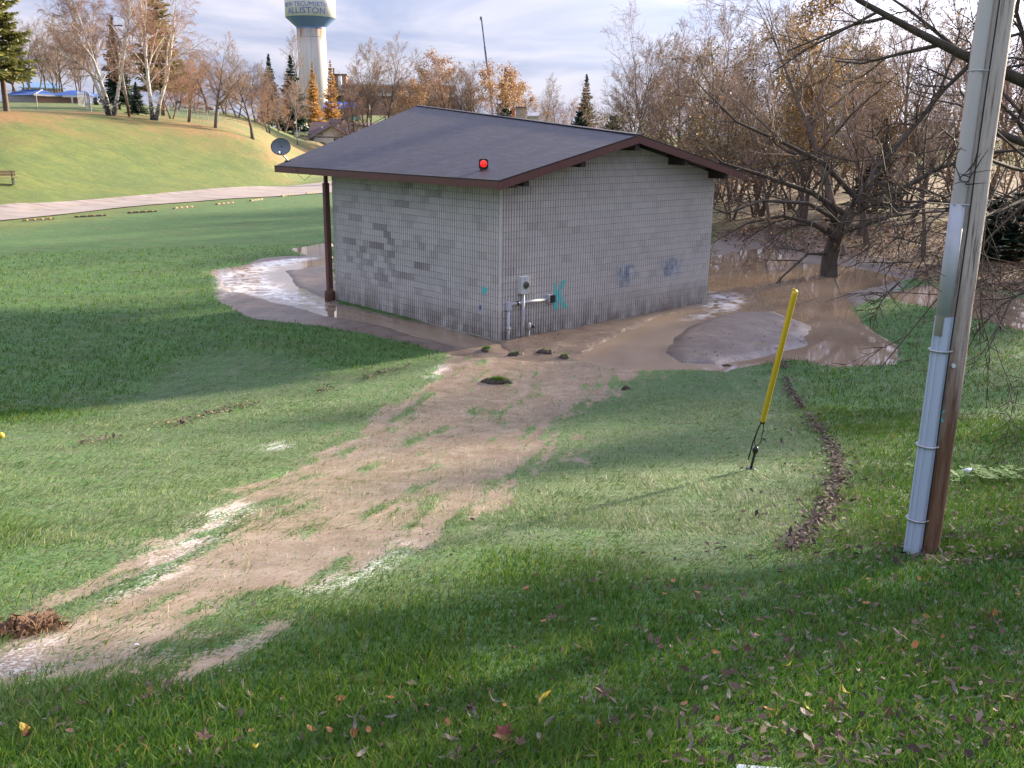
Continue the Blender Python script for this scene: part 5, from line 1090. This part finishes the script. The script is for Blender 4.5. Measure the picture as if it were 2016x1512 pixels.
# ---- fences
def fence(name, label, pts, h, gap=3.0, wires=True):
    t = thing(name, label, 'fence', (pts[0][0], pts[0][1], gz(*pts[0])), 0); o = np.array(t.location); path = resample(np.array(pts), max(2, int(sum(np.linalg.norm(np.diff(np.array(pts), axis=0), axis=1)) / gap) + 1)); P3 = [np.array([x, y, gz(x, y)]) - o for x, y in path]
    for p in P3: MB().tube([tuple(p - np.array([0, 0, .2])), tuple(p + np.array([0, 0, h]))], .045, 6).build('post', M_STEEL, t)
    for a, b in zip(P3[:-1], P3[1:]):
        MB().bar(tuple(a + np.array([0, 0, h - .05])), tuple(b + np.array([0, 0, h - .05])), .04).build('top_rail', M_STEEL, t)
        if wires:
            w = MB(); L_ = np.linalg.norm(b - a); n = int(L_ / .16)
            for i in range(-int(h / .16), n):
                for s in (0, 1):
                    x0, x1 = i * .16, i * .16 + h; z0_, z1_ = 0.02, h - .06
                    if x0 < 0: z0_ += (-x0) / (x1 - x0) * h; x0 = 0
                    if x1 > L_: z1_ -= (x1 - L_) / h * h; x1 = L_
                    if x1 <= x0 or z1_ <= z0_: continue
                    q0, q1 = (x0, x1) if s == 0 else (L_ - x0, L_ - x1); w.bar(tuple(a + (b - a) * q0 / L_ + np.array([0, 0, z0_])), tuple(a + (b - a) * q1 / L_ + np.array([0, 0, z1_])), .006)
            w.build('wire_mesh', M_STEEL, t)
    return t
q = lambda u, d: tuple(at(u, 260, d)[:2])
fence('chain_link_fence', 'chain-link fence along the hill crest before the pavilions', [q(-25, 121), q(60, 123), q(130, 122), q(183, 123)], 2.0, 4.0)
fence('chain_link_fence', 'chain-link fence running back from the open pavilion posts', [q(184, 124), q(172, 142), q(160, 158)], 2.0, 3.0, False)
fence('chain_link_fence', 'chain-link fence along the hill shoulder beside bare trees', [q(335, 150), q(380, 142), q(432, 134)], 1.3, 3.0)
fence('chain_link_fence', 'small chain-link enclosure left of the gabled house', [q(579, 186), q(590, 185), q(622, 187)], 2.0, 2.2)
up2 = thing('wooden_post', 'bare grey wooden pole in front of the birch clump', 'pole', base_at(258, 119), 0); hh = at(258, 40, 119)[2] - up2.location[2]; MB().tube([(0, 0, -.3), (-.9, 0, hh)], [.16, .10], 10).build('shaft', M_POLE, up2, True); MB().bar((-1.7, 0, hh - .6), (.1, 0, hh - .6), .12).build('cross_arm', M_DARK, up2)

# ---- bench and curb stops
bx_, by_, bz_ = place(6, 362); bn = thing('park_bench', 'weathered wooden bench on the hillside at the left edge', 'bench', (bx_, by_, bz_), math.atan2(by_, bx_) - math.pi / 2 + .15)
for i in range(3): MB().box(-.95, .95, -.25 + i * .16, -.12 + i * .16, .42, .46).build('seat_slat', M_WOOD, bn)
for i in range(2): MB().box(-.95, .95, .24 + i * .03, .28 + i * .03, .58 + i * .2, .74 + i * .2).build('back_slat', M_WOOD, bn)
for x in (-.7, .7): MB().box(x - .06, x + .06, -.22, .28, -.1, .42).build('leg', M_CONC, bn); MB().bar((x, .2, .42), (x, .33, .95), .06).build('back_support', M_DARK, bn)
M_CURBY = simple('yellow_curb_paint', (.75, .45, .06), (.62, .36, .05), 3, .7, .1); M_CURB = simple('dark_curb_concrete', (.12, .11, .10), (.08, .075, .07), 4, .9, .3)
CT = [(76, 434, 54), (178, 427, 53), (280, 419, 43), (362, 410, 37), (444, 402, 32), (505, 395, 28), (566, 386, 28), (614, 381, 28)]
words = ['first', 'second', 'third', 'fourth', 'fifth', 'sixth', 'seventh', 'eighth']
for i, (u, v, w) in enumerate(CT):
    a = ground_hit(u - w / 2, v + 1.6); b = ground_hit(u + w / 2, v - 1.6); mid = (a + b) / 2; an = math.atan2(b[1] - a[1], b[0] - a[0]); L_ = 2.0
    t = thing('curb_stop', f'low curb stop with four yellow marks, {words[i]} from the left along the road', 'curb stop', (mid[0], mid[1], gz(mid[0], mid[1])), an, 'curb stops along the road')
    MB().poly([(-L_ / 2, -.085, -.05), (-L_ / 2, -.065, .11), (-L_ / 2, .065, .11), (-L_ / 2, .085, -.05)], (L_, 0, 0)).build('bar', M_CURB, t)
    for j in range(4): x = -L_ / 2 + L_ * (j + .5) / 4; MB().poly([(x - .055, -.09, .04), (x - .055, -.075, .125), (x - .055, .075, .125), (x - .055, .09, .04)], (.11, 0, 0)).build('yellow_mark', M_CURBY, t)

# ------------------------------------------------------------------ grass
def in_building(x, y): q = np.stack([x - BO[0], y - BO[1]], 1); a = q @ BX[:2]; b = q @ BY[:2]; return (a > -.06) & (a < LB + .06) & (b > -.06) & (b < LA + .06)
def grass_layer(n, r0, r1, seed, hgt, wid, three, cl=.06):
    rg = np.random.default_rng(seed); r = np.exp(rg.uniform(math.log(r0), math.log(r1), n)); a = rg.uniform(-.80, .80, n); x, y = r * np.sin(a), r * np.cos(a)
    # pull blades into small tussocks
    g = cl * (1 + r / 12); cxx = (np.floor(x / g) + .5) * g; cyy = (np.floor(y / g) + .5) * g; hsh = np.sin(cxx * 91.7 + cyy * 47.3) * 9731.7; hsh -= np.floor(hsh); h2 = np.sin(cxx * 17.1 + cyy * 83.9) * 5417.3; h2 -= np.floor(h2)
    cxx = cxx + (hsh - .5) * g * 1.7; cyy = cyy + (h2 - .5) * g * 1.7; pull = rg.uniform(.1, .75, n); x = x * (1 - pull) + cxx * pull; y = y * (1 - pull) + cyy * pull
    m = masks(x, y); u = rg.random(n); clump = vnoise(x, y, .22, 3)
    bare_ = np.maximum.reduce([m['flow'] * .76, m['mud'] * 1.05, m['pool'] * 1.1 * (1 - m['bar']), m['bank'] * .80])
    keep = (u > bare_) & ~in_building(x, y) & (m['foam'] < .7) & (clump + rg.random(n) * .8 > .35)
    x, y, r, hsh, h2 = x[keep], y[keep], r[keep], hsh[keep], h2[keep]; m = {k: v[keep] for k, v in m.items()}; n = len(x)
    z = ground_z(x, y, m); h = hgt * rg.uniform(.5, 1.25, n) * (1 - .25 * m['silt']) * (.6 + .8 * hsh) * (.7 + .6 * vnoise(x, y, .5, 9)); w = wid * rg.uniform(.7, 1.3, n) * (r / r0) ** .55
    fl = np.clip(np.maximum(m['silt'] * .70, m['flow'] * .9) + .1 + (h2 - .5) * .5 * m['silt'], 0, 1)
    th = rg.uniform(0, 2 * math.pi, n); lx, ly = np.cos(th), np.sin(th); sw = .43 + fbm(x, y, .7, 91, 3) * 3.2 + (h2 - .5) * 1.4; fx, fy = np.sin(sw), np.cos(sw)
    ex = lx * .55 * (1 - fl) + fx * fl * 1.5 + rg.normal(0, .22, n); ey = ly * .55 * (1 - fl) + fy * fl * 1.5 + rg.normal(0, .22, n)
    up = np.clip(1 - .78 * fl, .18, 1); tip = np.stack([ex * h, ey * h, up * h], 1); root = np.stack([x, y, z - .008], 1)
    sd = rg.uniform(0, 2 * math.pi, n); side = np.stack([np.cos(sd), np.sin(sd), rg.normal(0, .35, n)], 1) * w[:, None] * .5
    if three:
        mid = root + tip * np.array([.38, .38, .62]); V = np.stack([root - side, root + side, mid - side * .8, mid + side * .8, root + tip], 1).reshape(-1, 3); b = np.arange(n)[:, None] * 5
        F = np.concatenate([b + np.array([0, 1, 3]), b + np.array([0, 3, 2]), b + np.array([2, 3, 4])]); k = 5
    else:
        V = np.stack([root - side, root + side, root + tip], 1).reshape(-1, 3); F = np.arange(n)[:, None] * 3 + np.array([0, 1, 2]); k = 3
    rnd = np.clip(rg.beta(1.6, 2.2, n) * .75 + (hsh - .5) * .35 + .06 + (rg.random(n) < .05) * .5, 0, 1); return V, F, np.repeat(rnd, k), np.repeat(np.maximum(m['silt'] * (.45 + .55 * h2), m['flow']), k)
parts = [grass_layer(205000, 2.3, 9.5, 51, .058, .0050, True), grass_layer(200000, 8.5, 20, 52, .095, .0095, False, .075), grass_layer(150000, 17, 50, 53, .11, .018, False, .10)]
off = 0; Vs, Fs, Rs, Ss = [], [], [], []
for V, F, R, S in parts: Vs.append(V); Fs.append(F + off); Rs.append(R); Ss.append(S); off += len(V)
me = np_mesh('lawn_grass', np.concatenate(Vs), np.concatenate(Fs)); attr(me, 'rnd', np.concatenate(Rs)); attr(me, 'silt', np.concatenate(Ss))
go = link_mesh('lawn_grass', me, mat_grass()); tag(go, 'green lawn grass, flattened and silt-stained along the flow', 'grass', kind='stuff')

# ------------------------------------------------------------------ fallen leaves
LEAFSTOPS = [(0, (.035, .020, .014)), (.3, (.10, .058, .036)), (.55, (.16, .11, .08)), (.75, (.24, .19, .145)), (.88, (.30, .14, .05)), (.96, (.42, .31, .07)), (1, (.30, .05, .03))]
M_LITTER = mat_leaf('dead_leaves', LEAFSTOPS, .15, .8)
def litter(x, y, rg, size, dark=0.0, lift=.02):
    n = len(x); z = gzs(x, y) + lift * rg.uniform(.4, 1.6, n); a = rg.uniform(0, 2 * math.pi, n); L_ = size * rg.uniform(.6, 1.4, n); W_ = L_ * rg.uniform(.22, .5, n); tl_ = rg.normal(0, .35, n); cu_ = rg.uniform(.1, .5, n)
    d = np.stack([np.cos(a), np.sin(a), tl_], 1); s = np.stack([-np.sin(a), np.cos(a), rg.normal(0, .4, n)], 1); c = np.stack([x, y, z], 1); up = np.array([0, 0, 1.0])
    V = np.stack([c - d * (L_ / 2)[:, None], c + s * (W_ / 2)[:, None] + up * (cu_ * W_)[:, None] * .6, c + d * (L_ / 2)[:, None], c - s * (W_ / 2)[:, None] + up * (cu_ * W_)[:, None] * .6], 1).reshape(-1, 3)
    F = np.concatenate([np.arange(n)[:, None] * 4 + np.array([0, 1, 2]), np.arange(n)[:, None] * 4 + np.array([0, 2, 3])]); R = np.clip(rg.random(n) - dark, 0, 1); return V, F, np.repeat(R, 4)
def gzs(x, y): return ground_z(x, y)
rg = np.random.default_rng(77); LP = []
def along(line, n, w):
    p = resample(line, 400); i = rg.integers(0, 399, n); q = p[i] + rg.normal(0, 1, (n, 2)) * w * rg.uniform(.3, 1.3, (n, 1)); return q[:, 0], q[:, 1]
x, y = along(LEAFLINE, 2600, .095); ok = vnoise(x, y, .5, 14) > .25; LP.append(litter(x[ok], y[ok], rg, .075, .25, .055))
x, y = along(LEAFLINE2, 700, .16); ok = vnoise(x, y, .9, 4) > .52; LP.append(litter(x[ok], y[ok], rg, .09, .05, .06))
def in_px(n, u0, u1, v0, v1, wfun=None):
    out = []
    uu = rg.uniform(u0, u1, n * 2); vv = rg.uniform(v0, v1, n * 2)
    for u, v in zip(uu, vv):
        if wfun is None or rg.random() < wfun(u, v):
            d = ray(u, v); t = (CAMZ - 1.0) / -d[2]
            for _ in range(12):
                P_ = EYE + d * t; zz = float(np.interp(P_[1], _sy, _szs)); t += (P_[2] - zz) / (-d[2] + .25) * .8
            out.append((EYE + d * t)[:2])
        if len(out) >= n: break
    return np.array(out)
q_ = in_px(2600, 1380, 2150, 700, 1120, lambda u, v: np.clip((u - 1400) / 450, .12, 1)); LP.append(litter(q_[:, 0], q_[:, 1], rg, .07, .16, .045))
q_ = in_px(1100, 1100, 2150, 1080, 1520, lambda u, v: np.clip((u - 900) / 900, .1, 1)); LP.append(litter(q_[:, 0], q_[:, 1], rg, .055, .22, .035))
q_ = in_px(160, -50, 1100, 1330, 1520); LP.append(litter(q_[:, 0], q_[:, 1], rg, .05, .15))
bb = PW['bank']; x = rg.uniform(bb[:, 0].min(), min(bb[:, 0].max(), 40), 26000); y = rg.uniform(bb[:, 1].min(), bb[:, 1].max(), 26000); mk = masks(x, y); ok = (mk['bank'] > rg.random(len(x)) * .9) & (mk['pool'] < .4); LP.append(litter(x[ok], y[ok], rg, .17, -.02, .03))
q_ = in_px(45, 1310, 1600, 615, 712); LP.append(litter(q_[:, 0], q_[:, 1], rg, .08, .6)); q_ = in_px(90, 500, 1290, 590, 705); LP.append(litter(q_[:, 0], q_[:, 1], rg, .07, .5)); q_ = in_px(40, 300, 1100, 760, 1200); LP.append(litter(q_[:, 0], q_[:, 1], rg, .05, .25))
q_ = in_px(500, 1500, 2016, 560, 720); LP.append(litter(q_[:, 0], q_[:, 1], rg, .09, -.05))
off = 0; Vs, Fs, Rs = [], [], []
for V, F, R in LP: Vs.append(V); Fs.append(F + off); Rs.append(R); off += len(V)
me = np_mesh('leaf_litter', np.concatenate(Vs), np.concatenate(Fs)); attr(me, 'rnd', np.concatenate(Rs)); tag(link_mesh('leaf_litter', me, M_LITTER), 'scattered dead leaves over grass and leaf bank', 'leaf litter', kind='stuff')
# the nearest leaves one by one
def leaf_mesh(kind, seed):
    rr = random.Random(seed); mb = MB()
    if kind == 'maple':
        out = []; 
        for k in range(11): an = -math.pi / 2 + 2 * math.pi * k / 11; r = (.055 if k % 2 else .028) * rr.uniform(.8, 1.15) * (1.1 if k == 5 else 1); out.append((math.cos(an) * r, math.sin(an) * r))
    else:
        out = [(-.05, 0), (-.03, .009), (0, .013), (.03, .010), (.055, 0), (.03, -.010), (0, -.012), (-.03, -.009)]
        if kind == 'oval': out = [(x * .7, y * 1.9) for x, y in out]
    cu = rr.uniform(4, 14); cv = rr.uniform(-6, 6); f = lambda x, y: x * x * cu * rr.uniform(.7, 1.3) + x * y * cv + y * y * 6
    mb.v = [(0, 0, 0)] + [(x, y, f(x, y)) for x, y in out]; n = len(out); mb.f = [(0, 1 + i, 1 + (i + 1) % n) for i in range(n)]
    if kind == 'maple': b = len(mb.v); mb.v += [(0, -.028, .002), (.003, -.028, .002), (.002, -.07, .012)]; mb.f.append((b, b + 1, b + 2))
    me = bpy.data.meshes.new('leaf'); me.from_pydata(mb.v, [], mb.f); me.update(); return me
M_LB = mat_leaf('brown_leaf', [(0, (.10, .050, .030)), (1, (.20, .10, .055))], .15); M_LG = mat_leaf('pale_grey_leaf', [(0, (.18, .155, .135)), (1, (.28, .25, .22))], .15, .8); M_LO = mat_leaf('orange_leaf', [(0, (.36, .14, .04)), (1, (.42, .20, .06))], .2); M_LY = mat_leaf('yellow_leaf', [(0, (.62, .46, .06)), (1, (.6, .5, .1))], .3); M_LR = mat_leaf('dark_red_leaf', [(0, (.16, .025, .02)), (1, (.2, .03, .03))], .15)
kinds = [('maple', M_LB, 'curled brown maple leaf lying in the foreground grass', .34), ('willow', M_LG, 'narrow pale grey leaf lying in the foreground grass', .40), ('oval', M_LO, 'small orange-brown leaf lying in the foreground grass', .16), ('oval', M_LB, 'dark brown oval leaf lying in the foreground grass', .07), ('willow', M_LY, 'narrow yellow leaf lying in the foreground grass', .03)]
lmesh = {}
for ki, (kd_, mt_, lb_, _) in enumerate(kinds):
    for s in range(4): me = leaf_mesh(kd_, 100 + ki * 10 + s); me.materials.append(mt_); lmesh[ki, s] = me
q1 = in_px(150, 980, 2010, 1140, 1508, lambda u, v: np.clip((u - 700) / 1000, .2, 1)); q2 = in_px(55, 0, 1000, 1350, 1508)
rl_ = random.Random(9)
def put_leaf(me, x, y, s, label, grp, tilt=.4):
    o = bpy.data.objects.new('fallen_leaf', me); COL.objects.link(o); o.location = (x, y, gz(x, y) + rl_.uniform(.015, .05)); o.rotation_euler = (rl_.gauss(0, tilt), rl_.gauss(0, tilt), rl_.uniform(0, 6.28)); o.scale = (s, s, s); return tag(o, label, 'leaf', grp)
for x, y in np.concatenate([q1, q2]):
    ki = rl_.choices(range(5), [k[3] for k in kinds])[0]; put_leaf(lmesh[ki, rl_.randrange(4)], x, y, rl_.uniform(.45, .85), kinds[ki][2], 'fallen leaves in the foreground grass')
me = leaf_mesh('maple', 333); me.materials.append(M_LR); x, y, _ = place(992, 1466); put_leaf(me, x, y, 1.15, 'dark red maple leaf, largest of the leaves at the bottom middle', None, .3)
me = leaf_mesh('oval', 334); me.materials.append(M_LY); x, y, _ = place(52, 1456); put_leaf(me, x, y, .8, 'bright yellow leaf in the grass at the lower left corner', None, .2)

# ------------------------------------------------------------------ turf clods, torn bank, small things
M_SOD = simple('wet_soil', (.050, .032, .022), (.025, .016, .011), 9, .8, .6, bd=.03); M_GB = mat_grass()
def clod(u, v, w, label, green=1.0, hgt=.12, seed=0):
    x, y, z = place(u, v); rr = np.random.default_rng(seed); t = thing('turf_clod', label, 'turf clod', (x, y, z), rr.uniform(0, 6)); W = w / 2
    mb = MB(); n = 14; rings = [(1.0, -.05), (.95, .35), (.7, .8), (.3, 1.0)]
    for fr, hz_ in rings:
        for k in range(n): an = 2 * math.pi * k / n; r = W * fr * (1 + .35 * (rr.random() - .5)); mb.v.append((math.cos(an) * r, math.sin(an) * r * .6, hgt * hz_ * (1 + .5 * (rr.random() - .5))))
    for i in range(3):
        for k in range(n): mb.f.append((i * n + k, i * n + (k + 1) % n, (i + 1) * n + (k + 1) % n, (i + 1) * n + k))
    mb.f.append(tuple(range(3 * n, 4 * n))); mb.build('soil', M_SOD, t)
    N_ = int(420 * green * w / .6) + 30; px_ = rr.normal(0, .38, (N_, 2)) * np.array([W, W * .6]); pz = hgt * (1 - np.clip((px_[:, 0] / W) ** 2 + (px_[:, 1] / W / .6) ** 2, 0, 1)) ; dr = rr.normal(0, 1, (N_, 3)) + np.array([0, -.3, .8]); dr /= np.linalg.norm(dr, axis=1)[:, None]; h_ = rr.uniform(.05, .13, (N_, 1)) * min(1, .35 + w); sd_ = rr.normal(0, 1, (N_, 3)); sd_ = sd_ / np.linalg.norm(sd_, axis=1)[:, None] * .006
    r0_ = np.column_stack([px_, pz]); V = np.stack([r0_ - sd_, r0_ + sd_, r0_ + dr * h_], 1).reshape(-1, 3); me = np_mesh('grass_tuft', V, np.arange(3 * N_).reshape(-1, 3)); attr(me, 'rnd', np.repeat(rr.random(N_) * .8, 3)); attr(me, 'silt', np.zeros(3 * N_)); tag(link_mesh('grass_tuft', me, M_GB, t), kind='stuff')
clod(980, 752, .72, 'green turf clod stranded in the mud flow below the building corner', 1.4, .10, 1); clod(958, 691, .5, 'small mossy turf clod at the foot of the building corner', 1.0, .08, 2)
clod(1016, 697, .5, 'dark soil clod right below the corner pipe', .12, .08, 3); clod(1074, 694, .55, 'dark soil clod with debris under the meter', .12, .08, 4); clod(1113, 703, .5, 'brown turf clod at the edge of the gable puddle', .3, .08, 5); clod(1430, 717, .36, 'reddish dark clod at the near edge of the mud bar', .05, .09, 6); clod(1232, 766, .25, 'small clod on the silted grass below the gable puddle', .1, .06, 7)
# torn bank where the water breaks out
tbk = [(-40, 1262), (10, 1250), (60, 1240), (115, 1232)]; P_ = [ground_hit(u, v) for u, v in tbk]
tt = thing('torn_turf_bank', 'torn brown turf lip with hanging roots beside the outflow at the left edge', 'turf bank', P_[1], 0); o_ = P_[1]; rr = np.random.default_rng(4); mb = MB(); n = 40
line3 = [np.array([np.interp(t, np.linspace(0, 1, 4), [p[j] for p in P_]) for j in range(3)]) - o_ for t in np.linspace(0, 1, n)]
for i, p in enumerate(line3):
    sgn = math.sin(i / (n - 1) * math.pi) ** .5
    for dy, dz_ in ((-.06, -.16), (-.10, -.06), (-.07, .03), (.04, .05), (.22, -.04)): mb.v.append(tuple(p + np.array([0, dy * sgn, dz_ * sgn * (.7 + .5 * math.sin(i * .9))]) + rr.normal(0, .028, 3)))
for i in range(n - 1):
    for k in range(4): b = i * 5 + k; mb.f.append((b, b + 5, b + 6, b + 1))
mb.build('soil_lip', simple('brown_root_soil', (.13, .070, .035), (.06, .032, .018), 14, .85, .7, bd=.02), tt)
Nr = 2600; ir = rr.integers(0, n, Nr); r0_ = np.array([line3[i] for i in ir]) + rr.normal(0, .05, (Nr, 3)) + np.array([0, -.05, .0]); dr = rr.normal(0, 1, (Nr, 3)) * .6 + np.array([-.2, -.5, -.7]); dr /= np.linalg.norm(dr, axis=1)[:, None]; sd_ = rr.normal(0, .0025, (Nr, 3)); V = np.stack([r0_ - sd_, r0_ + sd_, r0_ + dr * rr.uniform(.05, .16, (Nr, 1))], 1).reshape(-1, 3)
link_mesh('roots', np_mesh('roots', V, np.arange(3 * Nr).reshape(-1, 3)), simple('root_fibre', (.22, .125, .06), (.09, .045, .022), 25, .9, 0), tt)
# discarded white bottle and a low weed right of the pole
x, y, z = place(1904, 934); bt = thing('plastic_bottle', 'small white plastic bottle lying in the grass right of the pole', 'bottle', (x, y, z + .045), .5); M_WHT = simple('white_plastic', (.78, .78, .80), (.7, .7, .72), 4, .35, 0)
MB().tube([(-.09, 0, 0), (-.085, 0, 0), (.04, 0, 0), (.07, 0, 0)], [.025, .042, .042, .02], 14).build('body', M_WHT, bt, True); MB().tube([(.07, 0, 0), (.10, 0, 0)], .02, 10).build('cap', simple('blue_cap', (.06, .08, .35), (.05, .07, .3), 4, .4, 0), bt, True)
x, y, z = place(1965, 950); wd_ = thing('low_weed', 'bright green leafy weed patch at the right edge beyond the bottle', 'weed', (x, y, z), 0); rr = np.random.default_rng(8); mb = MB(); M_WEED = mat_leaf('weed_leaf', [(0, (.10, .22, .02)), (1, (.2, .34, .04))], .3)
stems_ = MB()
for i in range(70):
    a = rr.uniform(0, 6.28); r = abs(rr.normal(0, .38)); cx0, cy0 = r * math.cos(a) * 1.2, r * math.sin(a) * .8; hz_ = rr.uniform(.05, .2); stems_.tube([(cx0 * .8, cy0 * .8, -.03 - .25 * cy0 * .8), (cx0, cy0, hz_ - .25 * cy0)], .003, 3, False)
    for k in range(4):
        an = a + k * 1.57 + rr.uniform(-.3, .3); l = rr.uniform(.05, .11); c = np.array([cx0, cy0, hz_ - .25 * cy0]); d = np.array([math.cos(an), math.sin(an), rr.uniform(-.1, .35)]); s = np.array([-math.sin(an), math.cos(an), 0]); b = len(mb.v); mb.v += [tuple(c), tuple(c + d * l * .5 + s * l * .32), tuple(c + d * l), tuple(c + d * l * .5 - s * l * .32)]; mb.f.append((b, b + 1, b + 2, b + 3))
lo = mb.build('leaves', M_WEED, wd_); attr(lo.data, 'rnd', np.repeat(rr.random(len(mb.v) // 4), 4)); stems_.build('stems', M_WEED, wd_)
# pale board edge at the bottom of the picture
a = ground_hit(1448, 1516); tb_ = thing('steel_cover', 'corner of a pale grey steel cover at the bottom picture edge', 'cover', (a[0], a[1], a[2]), -.12); MB().box(0, .19, -.45, 0, -.15, .03).build('lid', M_GREYBOX, tb_); MB().box(.01, .18, -.44, -.01, -.3, -.15).build('frame', M_STEEL, tb_)
x, y, z = place(3, 864); yb = thing('yellow_ball', 'small yellow ball in the grass at the left picture edge', 'ball', (x, y, z + .05), 0); MB().lathe([(.001, -.055), (.03, -.045), (.05, -.02), (.055, 0), (.05, .02), (.03, .045), (.001, .055)], 14).build('ball', M_YEL, yb, True); MB().tube([(.0, -.05, .01), (.0, -.057, .01)], .014, 8).build('spot', M_BLACK, yb)
x, y, z = place(268, 1268); fm = thing('foam_scrap', 'white foam scrap at the mud edge lower left', 'foam scrap', (x, y, z + .01), .6); fm.scale = (.45, .45, .3); MB().tube([(-.03, 0, 0), (-.01, .005, .012), (.015, 0, .015), (.035, -.005, .0)], [.008, .018, .016, .006], 8).build('scrap', M_WHT, fm, True); MB().tube([(-.02, .012, .01), (.0, .02, .02), (.015, .015, .01)], [.004, .01, .004], 6).build('flap', M_WHT, fm, True)
